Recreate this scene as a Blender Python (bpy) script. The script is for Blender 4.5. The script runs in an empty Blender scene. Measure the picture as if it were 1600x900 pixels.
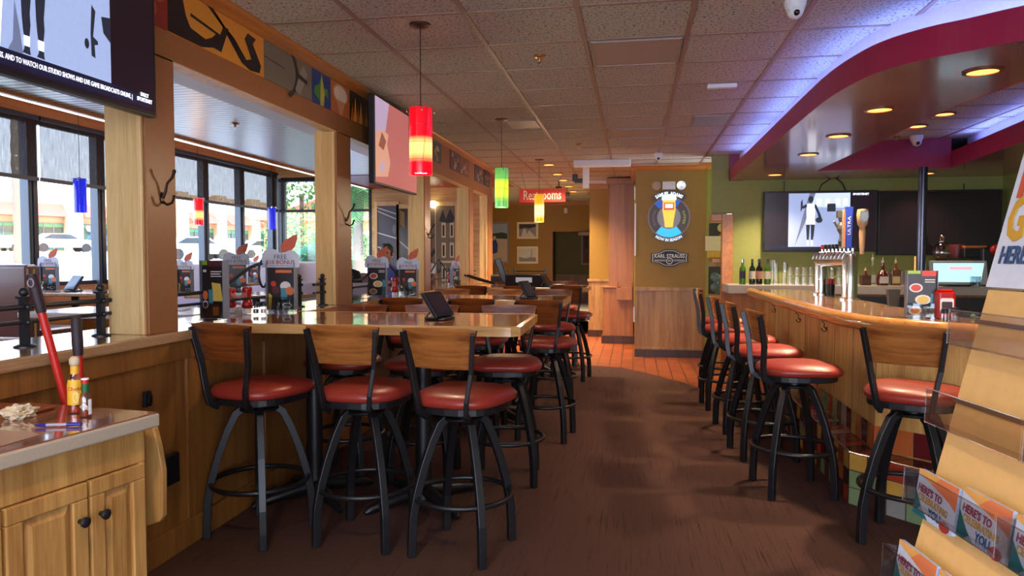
import bpy, bmesh, math, random
from mathutils import Vector, Matrix, Euler
random.seed(7)
sc = bpy.context.scene
COL = sc.collection
PI = math.pi

# ------------------------------------------------------------------ camera
F = 1120.0
EYE = Vector((0, 0, 1.42))
YAW = math.radians(9.63)
PITCH = math.atan(47 / F)
cam = bpy.data.cameras.new('camera'); cam_o = bpy.data.objects.new('camera', cam); COL.objects.link(cam_o)
cam.sensor_width = 36; cam.lens = 36 * F / 1600; cam.clip_end = 400; cam.clip_start = .02
cam_o.location = EYE; cam_o.rotation_euler = (PI/2 - PITCH, 0, YAW)
sc.camera = cam_o
FW = Vector((-math.sin(YAW)*math.cos(PITCH), math.cos(YAW)*math.cos(PITCH), -math.sin(PITCH)))
RT = Vector((math.cos(YAW), math.sin(YAW), 0)); UP = RT.cross(FW)
def _ray(px, py): return FW + RT*((px-800)/F) + UP*((450-py)/F)
def onz(px, py, z): r = _ray(px, py); return EYE + r*((z-EYE.z)/r.z)
def ony(px, py, y): r = _ray(px, py); return EYE + r*(y/r.y)
def far(px, d, z):
    p = EYE + (FW + RT*((px-800)/F))*d; return Vector((p.x, p.y, z))

# ------------------------------------------------------------------ light and exposure
sc.view_settings.view_transform = 'Standard'; sc.view_settings.look = 'None'
sc.view_settings.gamma = 1.0; sc.view_settings.use_curve_mapping = False
sc.view_settings.exposure = 1.18
sc.cycles.use_denoising = True
sc.cycles.max_bounces = 9; sc.cycles.diffuse_bounces = 5; sc.cycles.glossy_bounces = 4
sc.cycles.transmission_bounces = 6; sc.cycles.transparent_max_bounces = 24
sc.cycles.caustics_reflective = False; sc.cycles.caustics_refractive = False
sc.cycles.sample_clamp_indirect = 6.0
w = bpy.data.worlds.new('world'); sc.world = w; w.use_nodes = True
nt = w.node_tree; bg = nt.nodes['Background']
tcw = nt.nodes.new('ShaderNodeTexCoord'); sp = nt.nodes.new('ShaderNodeSeparateXYZ'); rp = nt.nodes.new('ShaderNodeValToRGB')
nt.links.new(tcw.outputs['Generated'], sp.inputs[0]); nt.links.new(sp.outputs['Z'], rp.inputs[0]); nt.links.new(rp.outputs[0], bg.inputs[0])
rp.color_ramp.elements[0].color = (.85, .9, 1, 1); rp.color_ramp.elements[1].color = (.28, .5, 1, 1); rp.color_ramp.elements[1].position = .6
bg.inputs[1].default_value = 4.2
def lamp(name, kind, loc, power, color=(1,1,1), rot=(0,0,0), parent=None, **k):
    l = bpy.data.lights.new(name, kind); l.energy = power; l.color = color
    for a, v in k.items(): setattr(l, a, v)
    o = bpy.data.objects.new(name, l); COL.objects.link(o); o.location = loc; o.rotation_euler = rot
    if parent: o.parent = parent
    return o
sun = lamp('sun', 'SUN', (0,0,20), 9.0, (1,.96,.9), (math.radians(32), math.radians(34), 0), angle=.01)
def portal(name, loc, rot, sx, sy):
    o = lamp(name, 'AREA', loc, 1, rot=rot, shape='RECTANGLE', size=sx, size_y=sy); o.data.cycles.is_portal = True; return o
portal('window_portal', (-6.83, 9.2, 2.0), (0, -PI/2, 0), 2.2, 8.2)
portal('end_window_portal', (-5.85, 13.0, 2.0), (-PI/2, 0, 0), 1.9, 2.0)
portal('added_front_portal', (0.3, -2.1, 1.4), (PI/2, 0, 0), 6.4, 2.5)  # guides skylight through the added glazing behind the camera

# ------------------------------------------------------------------ materials
def lin(c):
    return tuple(((v/255)/12.92 if v/255 <= .04045 else ((v/255+.055)/1.055)**2.4) for v in c) + (1,)
_mats = {}
def mat(name, c, rough=.5, metal=0, spec=.5, emit=None, estr=1, coat=0, alpha=1, bump=0, bscale=50):
    if name in _mats: return _mats[name]
    m = bpy.data.materials.new(name); m.use_nodes = True; t = m.node_tree; b = t.nodes['Principled BSDF']
    b.inputs['Base Color'].default_value = lin(c); b.inputs['Roughness'].default_value = rough
    b.inputs['Metallic'].default_value = metal; b.inputs['Specular IOR Level'].default_value = spec
    b.inputs['Coat Weight'].default_value = coat; b.inputs['Coat Roughness'].default_value = .08
    b.inputs['Alpha'].default_value = alpha
    if emit: b.inputs['Emission Color'].default_value = lin(emit); b.inputs['Emission Strength'].default_value = estr
    tc = t.nodes.new('ShaderNodeTexCoord'); n = t.nodes.new('ShaderNodeTexNoise'); n.inputs['Scale'].default_value = bscale
    t.links.new(tc.outputs['Object'], n.inputs['Vector'])
    if bump:
        bp = t.nodes.new('ShaderNodeBump'); bp.inputs['Strength'].default_value = bump; bp.inputs['Distance'].default_value = .01
        t.links.new(n.outputs[0], bp.inputs['Height']); t.links.new(bp.outputs[0], b.inputs['Normal'])
    # a little natural variation of tone
    mx = t.nodes.new('ShaderNodeMix'); mx.data_type = 'RGBA'; mx.blend_type = 'MULTIPLY'; mx.inputs[0].default_value = .18
    mx.inputs[6].default_value = lin(c); t.links.new(n.outputs[0], mx.inputs[7]); t.links.new(mx.outputs[2], b.inputs['Base Color'])
    _mats[name] = m; return m
def wood(name, c1, c2, axis='Z', rough=.35, scale=1.0, coat=0, ring=6):
    if name in _mats: return _mats[name]
    m = bpy.data.materials.new(name); m.use_nodes = True; t = m.node_tree; b = t.nodes['Principled BSDF']
    tc = t.nodes.new('ShaderNodeTexCoord'); mp = t.nodes.new('ShaderNodeMapping'); t.links.new(tc.outputs['Object'], mp.inputs[0])
    s = {'X': (.6, 9, 9), 'Y': (9, .6, 9), 'Z': (9, 9, .6)}[axis]
    mp.inputs['Scale'].default_value = tuple(v*scale for v in s)
    n1 = t.nodes.new('ShaderNodeTexNoise'); n1.inputs['Scale'].default_value = 1.4; n1.inputs['Detail'].default_value = 6; n1.inputs['Distortion'].default_value = 1.2
    n2 = t.nodes.new('ShaderNodeTexNoise'); n2.inputs['Scale'].default_value = ring*2.5; n2.inputs['Detail'].default_value = 3
    t.links.new(mp.outputs[0], n1.inputs['Vector']); t.links.new(mp.outputs[0], n2.inputs['Vector'])
    ad = t.nodes.new('ShaderNodeMath'); ad.operation = 'MULTIPLY_ADD'; t.links.new(n2.outputs[0], ad.inputs[0]); ad.inputs[1].default_value = .45; t.links.new(n1.outputs[0], ad.inputs[2])
    r = t.nodes.new('ShaderNodeValToRGB'); t.links.new(ad.outputs[0], r.inputs[0])
    r.color_ramp.elements[0].position = .5; r.color_ramp.elements[0].color = lin(c2)
    r.color_ramp.elements[1].position = .9; r.color_ramp.elements[1].color = lin(c1)
    t.links.new(r.outputs[0], b.inputs['Base Color'])
    b.inputs['Roughness'].default_value = rough; b.inputs['Coat Weight'].default_value = coat; b.inputs['Coat Roughness'].default_value = .06
    _mats[name] = m; return m
def emis(name, c, s):
    return mat(name, c, .5, emit=c, estr=s)
def thin_glass(name, c=(255,255,255), tint=.0, gloss=.12, rough=.02):
    if name in _mats: return _mats[name]
    m = bpy.data.materials.new(name); m.use_nodes = True; t = m.node_tree; t.nodes.clear()
    o = t.nodes.new('ShaderNodeOutputMaterial'); tr = t.nodes.new('ShaderNodeBsdfTransparent'); g = t.nodes.new('ShaderNodeBsdfGlossy'); mx = t.nodes.new('ShaderNodeMixShader')
    lw = t.nodes.new('ShaderNodeLayerWeight'); lw.inputs[0].default_value = .35
    mt = t.nodes.new('ShaderNodeMath'); mt.operation = 'MULTIPLY_ADD'; t.links.new(lw.outputs['Facing'], mt.inputs[0]); mt.inputs[1].default_value = .55; mt.inputs[2].default_value = gloss*.4
    tr.inputs[0].default_value = lin(c); g.inputs['Roughness'].default_value = rough
    t.links.new(mt.outputs[0], mx.inputs[0]); t.links.new(tr.outputs[0], mx.inputs[1]); t.links.new(g.outputs[0], mx.inputs[2]); t.links.new(mx.outputs[0], o.inputs[0])
    _mats[name] = m; return m
def shade_mat(name, c, open_=.3):
    m = bpy.data.materials.new(name); m.use_nodes = True; t = m.node_tree; t.nodes.clear()
    o = t.nodes.new('ShaderNodeOutputMaterial'); tr = t.nodes.new('ShaderNodeBsdfTransparent'); d = t.nodes.new('ShaderNodeBsdfDiffuse'); mx = t.nodes.new('ShaderNodeMixShader')
    tc = t.nodes.new('ShaderNodeTexCoord'); mp = t.nodes.new('ShaderNodeMapping'); mp.inputs['Scale'].default_value = (60, 60, 6); n = t.nodes.new('ShaderNodeTexNoise'); n.inputs['Scale'].default_value = 1
    t.links.new(tc.outputs['Object'], mp.inputs[0]); t.links.new(mp.outputs[0], n.inputs['Vector'])
    ma = t.nodes.new('ShaderNodeMath'); ma.operation = 'MULTIPLY_ADD'; t.links.new(n.outputs[0], ma.inputs[0]); ma.inputs[1].default_value = .12; ma.inputs[2].default_value = 1-open_-.06
    d.inputs[0].default_value = lin(c); t.links.new(ma.outputs[0], mx.inputs[0]); t.links.new(tr.outputs[0], mx.inputs[1]); t.links.new(d.outputs[0], mx.inputs[2]); t.links.new(mx.outputs[0], o.inputs[0])
    return m

OAK = wood('light_oak', (232,196,138), (206,164,104), 'Z', .35)
OAKX = wood('light_oak_across', (222,180,118), (190,144,86), 'X', .3)
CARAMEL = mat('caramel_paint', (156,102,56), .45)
WAIN = wood('wainscot_wood', (158,104,50), (122,76,34), 'Z', .38)
TRIMW = wood('molding_wood', (196,128,66), (160,98,46), 'Y', .3)
TRIMX = wood('molding_wood_across', (196,128,66), (160,98,46), 'X', .3)
TOPW = wood('varnished_table_top', (196,130,78), (158,92,50), 'X', .12, coat=.8)
EDGEW = wood('table_edge_wood', (226,176,112), (190,138,78), 'X', .25, coat=.3)
BACKW = wood('stool_back_wood', (138,72,28), (84,38,14), 'X', .26, coat=.4, ring=3)
BACKW2 = wood('stool_back_wood_pale', (178,110,52), (114,62,24), 'X', .26, coat=.4, ring=3)
BARW = wood('bar_rail_wood', (206,144,76), (170,108,50), 'Y', .18, coat=.6)
PANELW = wood('panel_oak', (188,146,92), (140,98,54), 'Z', .4, ring=9)
BARP = wood('bar_front_oak', (226,178,104), (178,128,68), 'Z', .4)
CABW = wood('cabinet_maple', (196,150,86), (152,106,54), 'Z', .35)
TALLW = wood('tall_cabinet_wood', (168,110,62), (138,86,46), 'Z', .35)
BLACK = mat('black_metal', (22,21,24), .38, spec=.5)
IRON = mat('wrought_iron', (34,36,42), .42)
REDV = mat('red_vinyl', (158,50,36), .38, coat=.1)
PLASTIC_BLK = mat('black_plastic', (20,20,24), .4)
DARK_SCREEN = mat('dark_screen', (30,18,24), .12, spec=.6)
CHROME = mat('chrome', (225,225,225), .08, metal=1)
STEEL = mat('steel', (190,190,190), .25, metal=1)
WHITEP = mat('white_paint', (236,236,240), .5)
OLIVE = mat('olive_paint', (160,122,44), .55, bump=.05, bscale=30)
GREENW = mat('green_paint', (150,156,84), .55, bump=.05, bscale=20)
MAGENTA = mat('magenta_paint', (158,22,66), .4)
WHITE = mat('white', (235,236,240), .5)
BLACKF = mat('black_print', (18,16,16), .5)
KETCH = mat('ketchup_red', (168,16,14), .3)
GLASS = thin_glass('clear_glass')
WINGLASS = thin_glass('window_glass', (245,250,250), gloss=.05)

def carpet_mat():
    m = bpy.data.materials.new('striped_carpet'); m.use_nodes = True; t = m.node_tree; b = t.nodes['Principled BSDF']
    tc = t.nodes.new('ShaderNodeTexCoord')
    mp = t.nodes.new('ShaderNodeMapping'); mp.inputs['Scale'].default_value = (95, 2.5, 1); t.links.new(tc.outputs['Object'], mp.inputs[0])
    n = t.nodes.new('ShaderNodeTexNoise'); n.inputs['Scale'].default_value = 1; n.inputs['Detail'].default_value = 2; t.links.new(mp.outputs[0], n.inputs['Vector'])
    n2 = t.nodes.new('ShaderNodeTexNoise'); n2.inputs['Scale'].default_value = 160; t.links.new(tc.outputs['Object'], n2.inputs['Vector'])
    n3 = t.nodes.new('ShaderNodeTexNoise'); n3.inputs['Scale'].default_value = 1.1; n3.inputs['Detail'].default_value = 4; t.links.new(tc.outputs['Object'], n3.inputs['Vector'])
    a = t.nodes.new('ShaderNodeMath'); a.operation = 'MULTIPLY_ADD'; t.links.new(n2.outputs[0], a.inputs[0]); a.inputs[1].default_value = .9; t.links.new(n.outputs[0], a.inputs[2])
    a2 = t.nodes.new('ShaderNodeMath'); a2.operation = 'MULTIPLY_ADD'; t.links.new(n3.outputs[0], a2.inputs[0]); a2.inputs[1].default_value = .35; t.links.new(a.outputs[0], a2.inputs[2])
    r = t.nodes.new('ShaderNodeValToRGB'); r.color_ramp.elements[0].position = .78; r.color_ramp.elements[0].color = lin((34,21,18)); r.color_ramp.elements[1].position = 1.32; r.color_ramp.elements[1].color = lin((86,60,51))
    t.links.new(a2.outputs[0], r.inputs[0]); t.links.new(r.outputs[0], b.inputs['Base Color']); b.inputs['Roughness'].default_value = .95; b.inputs['Specular IOR Level'].default_value = .1
    bp = t.nodes.new('ShaderNodeBump'); bp.inputs['Strength'].default_value = .5; bp.inputs['Distance'].default_value = .004; t.links.new(a.outputs[0], bp.inputs['Height']); t.links.new(bp.outputs[0], b.inputs['Normal'])
    return m
def brick_mat(name, c1, c2, cm, sx, sy, rough=.35, mortar=.02, axes=None, offset=0.0, bias=0):
    m = bpy.data.materials.new(name); m.use_nodes = True; t = m.node_tree; b = t.nodes['Principled BSDF']
    tc = t.nodes.new('ShaderNodeTexCoord'); br = t.nodes.new('ShaderNodeTexBrick'); br.offset = offset; br.squash = 1
    mp = t.nodes.new('ShaderNodeMapping'); t.links.new(tc.outputs['Object'], mp.inputs[0]); t.links.new(mp.outputs[0], br.inputs['Vector'])
    if axes: mp.inputs['Rotation'].default_value = axes
    br.inputs['Scale'].default_value = 1; br.inputs['Brick Width'].default_value = sx; br.inputs['Row Height'].default_value = sy
    br.inputs['Mortar Size'].default_value = mortar; br.inputs['Color1'].default_value = lin(c1); br.inputs['Color2'].default_value = lin(c2); br.inputs['Mortar'].default_value = lin(cm)
    br.inputs['Bias'].default_value = bias
    n = t.nodes.new('ShaderNodeTexNoise'); n.inputs['Scale'].default_value = 5; t.links.new(tc.outputs['Object'], n.inputs['Vector'])
    mx = t.nodes.new('ShaderNodeMix'); mx.data_type = 'RGBA'; mx.blend_type = 'MULTIPLY'; mx.inputs[0].default_value = .4
    t.links.new(br.outputs[0], mx.inputs[6]); t.links.new(n.outputs[0], mx.inputs[7]); t.links.new(mx.outputs[2], b.inputs['Base Color'])
    b.inputs['Roughness'].default_value = rough
    return m
def ceiling_mat():
    m = bpy.data.materials.new('acoustic_tile'); m.use_nodes = True; t = m.node_tree; b = t.nodes['Principled BSDF']
    tc = t.nodes.new('ShaderNodeTexCoord'); n = t.nodes.new('ShaderNodeTexNoise'); n.inputs['Scale'].default_value = 60; n.inputs['Detail'].default_value = 4; n.inputs['Roughness'].default_value = .7
    t.links.new(tc.outputs['Object'], n.inputs['Vector'])
    r = t.nodes.new('ShaderNodeValToRGB'); r.color_ramp.elements[0].position = .37; r.color_ramp.elements[0].color = lin((84,76,70)); r.color_ramp.elements[1].position = .47; r.color_ramp.elements[1].color = lin((188,186,176))
    t.links.new(n.outputs[0], r.inputs[0]); t.links.new(r.outputs[0], b.inputs['Base Color']); b.inputs['Roughness'].default_value = .95; b.inputs['Specular IOR Level'].default_value = .1
    bp = t.nodes.new('ShaderNodeBump'); bp.inputs['Strength'].default_value = .6; bp.inputs['Distance'].default_value = .006; t.links.new(n.outputs[0], bp.inputs['Height']); t.links.new(bp.outputs[0], b.inputs['Normal'])
    return m
def slat_mat():
    m = bpy.data.materials.new('white_slat_ceiling'); m.use_nodes = True; t = m.node_tree; b = t.nodes['Principled BSDF']
    tc = t.nodes.new('ShaderNodeTexCoord'); s = t.nodes.new('ShaderNodeSeparateXYZ'); t.links.new(tc.outputs['Object'], s.inputs[0])
    a = t.nodes.new('ShaderNodeMath'); a.operation = 'MODULO'; t.links.new(s.outputs['Y'], a.inputs[0]); a.inputs[1].default_value = .085
    r = t.nodes.new('ShaderNodeValToRGB'); r.color_ramp.elements[0].position = .0; r.color_ramp.elements[0].color = lin((58,56,52))
    r.color_ramp.elements[1].position = .02; r.color_ramp.elements[1].color = lin((222,220,212)); r.color_ramp.interpolation = 'CONSTANT'
    t.links.new(a.outputs[0], r.inputs[0]); t.links.new(r.outputs[0], b.inputs['Base Color']); b.inputs['Roughness'].default_value = .3
    return m

# ------------------------------------------------------------------ mesh helpers
class MB:
    def __init__(s): s.v = []; s.f = []; s.m = []; s.M = None
    def add(s, vs, fs, mi=0):
        k = len(s.v)
        s.v += [tuple(s.M @ Vector(p)) if s.M else tuple(p) for p in vs]
        s.f += [tuple(i+k for i in f) for f in fs]; s.m += [mi]*len(fs); return s
    def box(s, a, b, mi=0):
        x0,y0,z0 = a; x1,y1,z1 = b
        x0,x1 = min(x0,x1),max(x0,x1); y0,y1 = min(y0,y1),max(y0,y1); z0,z1 = min(z0,z1),max(z0,z1)
        return s.add([(x0,y0,z0),(x1,y0,z0),(x1,y1,z0),(x0,y1,z0),(x0,y0,z1),(x1,y0,z1),(x1,y1,z1),(x0,y1,z1)],
              [(0,3,2,1),(4,5,6,7),(0,1,5,4),(1,2,6,5),(2,3,7,6),(3,0,4,7)], mi)
    def quad(s, a, b, c, d, mi=0): return s.add([a,b,c,d], [(0,1,2,3)], mi)
    def prism(s, poly, z0, z1, mi=0):
        n = len(poly); A = sum(poly[i][0]*poly[(i+1)%n][1]-poly[(i+1)%n][0]*poly[i][1] for i in range(n))
        if A < 0: poly = poly[::-1]
        return s.add([(x,y,z0) for x,y in poly]+[(x,y,z1) for x,y in poly],
              [tuple(range(n-1,-1,-1)), tuple(range(n,2*n))]+[(i,(i+1)%n,n+(i+1)%n,n+i) for i in range(n)], mi)
    def lathe(s, prof, n=20, c=(0,0,0), mi=0):
        vs = []; fs = []; m = len(prof)
        for i in range(n):
            a = 2*PI*i/n
            for r, z in prof: vs.append((c[0]+r*math.cos(a), c[1]+r*math.sin(a), c[2]+z))
        for i in range(n):
            j = (i+1) % n
            for k in range(m-1):
                fs.append((i*m+k, j*m+k, j*m+k+1, i*m+k+1))
        if prof[0][0] > 1e-5: fs.append(tuple(i*m for i in range(n-1,-1,-1)))
        if prof[-1][0] > 1e-5: fs.append(tuple(i*m+m-1 for i in range(n)))
        return s.add(vs, fs, mi)
    def tube(s, pts, r, n=8, mi=0, closed=False, flat=1.0, rs=None):
        pts = [Vector(p) for p in pts]; vs = []; fs = []; N = len(pts); nrm = None
        for i, p in enumerate(pts):
            if closed: t = (pts[(i+1)%N]-pts[i-1])
            else: t = (pts[min(i+1,N-1)]-pts[max(i-1,0)])
            t.normalize()
            if nrm is None:
                nrm = t.orthogonal().normalized() if abs(t.z) > .9 else Vector((0,0,1))
            nrm = (nrm - t*nrm.dot(t)).normalized(); bi = t.cross(nrm); rr = rs[i] if rs else r
            for k in range(n):
                a = 2*PI*(k+.5)/n
                vs.append(p + nrm*math.cos(a)*rr + bi*math.sin(a)*rr*flat)
        for i in range(N if closed else N-1):
            j = (i+1) % N
            for k in range(n):
                l = (k+1) % n
                fs.append((i*n+k, i*n+l, j*n+l, j*n+k))
        if not closed: fs += [tuple(range(n-1,-1,-1)), tuple((N-1)*n+k for k in range(n))]
        return s.add(vs, fs, mi)
    def ball(s, c, r, n=12, mi=0, sz=1.0):
        prof = [(r*math.sin(PI*k/8) if 0 < k < 8 else 0, -r*sz*math.cos(PI*k/8)) for k in range(9)]
        return s.lathe(prof, n, c, mi)
    def poly(s, pts, o, u, v, off=0, mi=0, th=0):
        """flat polygon (2-D points) on the plane through o spanned by u and v, lifted by off along u x v"""
        o = Vector(o); u = Vector(u); v = Vector(v); nn = u.cross(v).normalized()
        P = [o+u*x+v*y+nn*off for x, y in pts]; n = len(P)
        if th:
            Q = [p-nn*th for p in P]
            A = sum(pts[i][0]*pts[(i+1)%n][1]-pts[(i+1)%n][0]*pts[i][1] for i in range(n))
            f = [tuple(range(n)), tuple(range(2*n-1,n-1,-1))]+[(i,n+i,n+(i+1)%n,(i+1)%n) for i in range(n)]
            if A < 0: f = [g[::-1] for g in f]
            return s.add(P+Q, f, mi)
        return s.add(P, [tuple(range(n))], mi)
    def build(s, name, mats, parent=None, smooth=None, bevel=0, seg=2, loc=None, rot=None):
        me = bpy.data.meshes.new(name); me.from_pydata([tuple(p) for p in s.v], [], s.f)
        if not isinstance(mats, (list, tuple)): mats = [mats]
        for m in mats: me.materials.append(m)
        for p, i in zip(me.polygons, s.m): p.material_index = i
        if smooth is not None:
            for p in me.polygons: p.use_smooth = True
            me.set_sharp_from_angle(angle=math.radians(smooth))
        me.update(); o = bpy.data.objects.new(name, me); COL.objects.link(o)
        if parent: o.parent = parent
        if loc: o.location = loc
        if rot: o.rotation_euler = rot
        if bevel:
            b = o.modifiers.new('bevel', 'BEVEL'); b.width = bevel; b.segments = seg; b.limit_method = 'ANGLE'; b.angle_limit = math.radians(40)
        return o
def tag(o, label, cat, group=None, kind=None):
    o['label'] = label; o['category'] = cat
    if group: o['group'] = group
    if kind: o['kind'] = kind
    return o
def empty(name, loc, label, cat, rz=0, group=None):
    o = bpy.data.objects.new(name, None); COL.objects.link(o); o.location = loc; o.rotation_euler = (0,0,rz); o.empty_display_size = .1
    return tag(o, label, cat, group)
def struct(name, mb, mats, **k):
    o = mb.build(name, mats, **k); o['kind'] = 'structure'; return o
def copy_tree(o, label=None, loc=None, rz=None, group=None, parent=None):
    c = o.copy(); COL.objects.link(c)
    if parent: c.parent = parent
    if label: c['label'] = label
    if group: c['group'] = group
    if loc is not None: c.location = loc
    if rz is not None: c.rotation_euler = (0,0,rz)
    for ch in [x for x in KIDS.get(o.name, [])]:
        copy_tree(ch, parent=c)
    return c
KIDS = {}
def index_kids(o):
    KIDS[o.name] = [c for c in bpy.data.objects if c.parent == o]
    for c in KIDS[o.name]: index_kids(c)
def text(name, body, size, M, m, parent=None, extrude=.0015, align='CENTER', sx=1.0, arc=None, up=True, bold=0):
    """lettering as a mesh; M maps the text plane (x right, y up) into place; arc bends it round a circle of that radius"""
    cu = bpy.data.curves.new(name, 'FONT'); cu.body = body; cu.size = size; cu.align_x = align; cu.align_y = 'CENTER'; cu.extrude = extrude; cu.offset = bold
    cu.resolution_u = 2
    to = bpy.data.objects.new(name, cu); COL.objects.link(to)
    dg = bpy.context.evaluated_depsgraph_get(); me = bpy.data.meshes.new_from_object(to.evaluated_get(dg))
    bpy.data.objects.remove(to); bpy.data.curves.remove(cu)
    for v in me.vertices:
        x, y, z = v.co; x *= sx
        if arc:
            a = x/arc
            if up: x, y = (arc+y)*math.sin(a), (arc+y)*math.cos(a)
            else: x, y = (arc-y)*math.sin(a), -(arc-y)*math.cos(a)
        v.co = M @ Vector((x, y, z))
    me.materials.clear(); me.materials.append(m); me.name = name
    o = bpy.data.objects.new(name, me); COL.objects.link(o)
    if parent: o.parent = parent
    return o
def frame(o, u, v):
    """matrix of a text plane: origin o, x along u, y along v"""
    u = Vector(u).normalized(); v = Vector(v).normalized(); n = u.cross(v)
    M = Matrix((u, v, n)).transposed().to_4x4(); M.translation = Vector(o); return M
def circ(cx, cy, r, n=20, a0=0, a1=2*PI, ry=None):
    full = abs(a1-a0-2*PI) < 1e-6; k = n if full else n+1
    return [(cx+r*math.cos(a0+(a1-a0)*i/n), cy+(ry or r)*math.sin(a0+(a1-a0)*i/n)) for i in range(k)]
def rrect(x0, y0, x1, y1, r, n=4):
    out = []
    for cx, cy, a in ((x1-r,y0+r,-PI/2),(x1-r,y1-r,0),(x0+r,y1-r,PI/2),(x0+r,y0+r,PI)):
        out += [(cx+r*math.cos(a+PI/2*i/n), cy+r*math.sin(a+PI/2*i/n)) for i in range(n+1)]
    return out

# ================================================================== THE SETTING
CARPET = carpet_mat(); QUARRY = brick_mat('quarry_tile', (176,92,46), (150,72,36), (70,40,26), .155, .155, .3, .006)
CEIL = ceiling_mat(); SLAT = slat_mat()
CZ = 2.75
edge = [(-2.12,9.9),(-.85,9.5),(-.15,9.35),(.15,8.95),(.55,8.35),(.75,7.95),(1.4,7.1)]
mb = MB(); mb.prism([(-2.2,-2.2),(1.4,-2.2),(1.4,7.1)]+edge[::-1][1:]+[(-2.2,9.9)], -.05, 0)
mb.box((1.4,-2.2,-.05),(4.5,9.9,0)); mb.box((-7,-2.2,-.05),(-2.2,6,0))
struct('floor', mb, CARPET)
mb = MB(); mb.prism([(-2.2,9.9)]+edge[1:]+[(1.4,9.9),(3,9.9),(3,17.6),(-7,17.6),(-7,9.9)], -.05, .002)
struct('floor_quarry_tile', mb, QUARRY)
WF = .30     # raised dining platform beside the windows
mb = MB(); mb.box((-6.95,-2.2,0),(-2.32,13.1,WF)); struct('floor_raised_dining', mb, CARPET)

mb = MB(); mb.box((-2.2,-2.2,CZ),(4.6,17.6,CZ+.05)); mb.box((-4.6,13.2,CZ),(-2.2,17.6,CZ+.05)); struct('ceiling', mb, CEIL)
GRIDC = mat('ceiling_grid_metal', (152,126,112), .5)
mb = MB()
for x in [-2.135+.61*i+.0 for i in range(0,11)]: mb.box((x-.014,-2.1,CZ-.006),(x+.014,17.5,CZ+.002))
yy = 4.455-.61*10
while yy < 17.4: mb.box((-2.1,yy-.012,CZ-.005),(4.4,yy+.012,CZ+.002)); yy += .61
struct('ceiling_grid', mb, GRIDC)
# unseen roof slab, added to keep sun from leaking in
mb = MB(); mb.box((-7.3,-2.4,3.45),(5,18,3.6)); struct('ceiling_added_roof', mb, mat('added_roof', (120,110,100), .8))
mb = MB(); mb.box((-4.93,-2.2,CZ),(-2.2,11.0,CZ+.04)); struct('ceiling_slatted', mb, SLAT)
mb = MB(); mb.box((-3.42,-2.2,CZ-.012),(-2.2,11.0,CZ)); struct('trim_ceiling_border', mb, WHITEP)
mb = MB(); mb.box((-4.93,11.0,CZ-.01),(-2.2,13.2,CZ+.04)); struct('ceiling_red', mb, mat('crimson_ceiling', (150,52,48), .4))
mb = MB(); mb.box((-7.0,-2.2,3.30),(-4.9,13.2,3.34)); struct('ceiling_window_bay', mb, WHITEP)
mb = MB(); mb.box((-4.95,-2.2,CZ-.03),(-4.9,13.08,3.30)); struct('trim_bay_edge', mb, TRIMW)

# left divider: half wall with ledge, posts, lintel
XW = -2.17
mb = MB(); mb.box((XW-.14,-2.2,0),(XW,10.9,1.02))
W_ = struct('wall_left', mb, WAIN)
mb = MB()                                           # raised battens and rails of the wainscot
mb.box((XW,-2.2,.93),(XW+.022,10.9,1.02)); mb.box((XW,-2.2,0),(XW+.022,10.9,.13))
for y in [1.0,1.75,2.5,3.2,3.95,4.7,5.45,6.2,6.95,7.7,8.45,9.2,9.95,10.7]: mb.box((XW,y-.028,.13),(XW+.018,y+.028,.93))
struct('trim_wainscot_battens', mb, WAIN, bevel=.004)
LEDGE = wood('ledge_wood', (190,150,110), (150,108,74), 'Y', .13, coat=.9)
mb = MB()
for ya,yb_ in ((-2.2,3.50),(4.44,5.80),(6.64,8.34),(9.21,10.95)): mb.box((-2.62,ya,1.022),(-2.125,yb_,1.07))
for ya,yb_ in ((3.50,4.44),(5.80,6.64),(8.34,9.21)): mb.box((-2.62,ya,1.022),(-2.325,yb_,1.07))
struct('trim_ledge', mb, LEDGE, bevel=.008)
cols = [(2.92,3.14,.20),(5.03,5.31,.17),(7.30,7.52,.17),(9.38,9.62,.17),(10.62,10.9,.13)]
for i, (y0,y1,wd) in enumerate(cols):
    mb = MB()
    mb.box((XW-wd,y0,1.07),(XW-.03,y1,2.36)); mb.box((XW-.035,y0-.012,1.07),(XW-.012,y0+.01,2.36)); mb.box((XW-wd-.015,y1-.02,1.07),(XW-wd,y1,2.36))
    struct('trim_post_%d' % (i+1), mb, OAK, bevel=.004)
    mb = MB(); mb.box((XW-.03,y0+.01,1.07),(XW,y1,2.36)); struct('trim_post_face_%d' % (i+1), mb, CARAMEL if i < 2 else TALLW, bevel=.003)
mb = MB(); mb.box((XW-.06,-2.2,2.355),(XW,10.9,CZ)); struct('wall_left_lintel', mb, CARAMEL)
mb = MB(); mb.box((XW-.09,-2.2,2.36),(XW-.06,10.9,CZ)); mb.box((XW-.09,-2.2,2.35),(XW-.0,10.9,2.356)); struct('trim_lintel_lining', mb, OAK)
# crown molding along the ceiling
prof = [(0,0),(.012,0),(.02,.012),(.05,.02),(.075,.045),(.08,.06),(.08,.085),(0,.085)]
def crown(mb, a, b, outx, outy, h=.085, s=1.0, q=1.0, w_=1.0):
    a = Vector(a); b = Vector(b); vs = []
    for p in (a, b):
        for px, pz in prof: vs.append((p.x+outx*px*s*w_, p.y+outy*px*s*w_, CZ-h*s*q+pz*s*q))
    n = len(prof); fs = [(i,(i+1)%n,n+(i+1)%n,n+i) for i in range(n)]+[tuple(range(n)),tuple(range(2*n-1,n-1,-1))]
    mb.add(vs, fs)
mb = MB(); crown(mb,(XW,-2.2,0),(XW,10.95,0),1,0,q=.42,w_=1.3); struct('trim_crown_left', mb, TRIMW, smooth=40)
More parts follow.
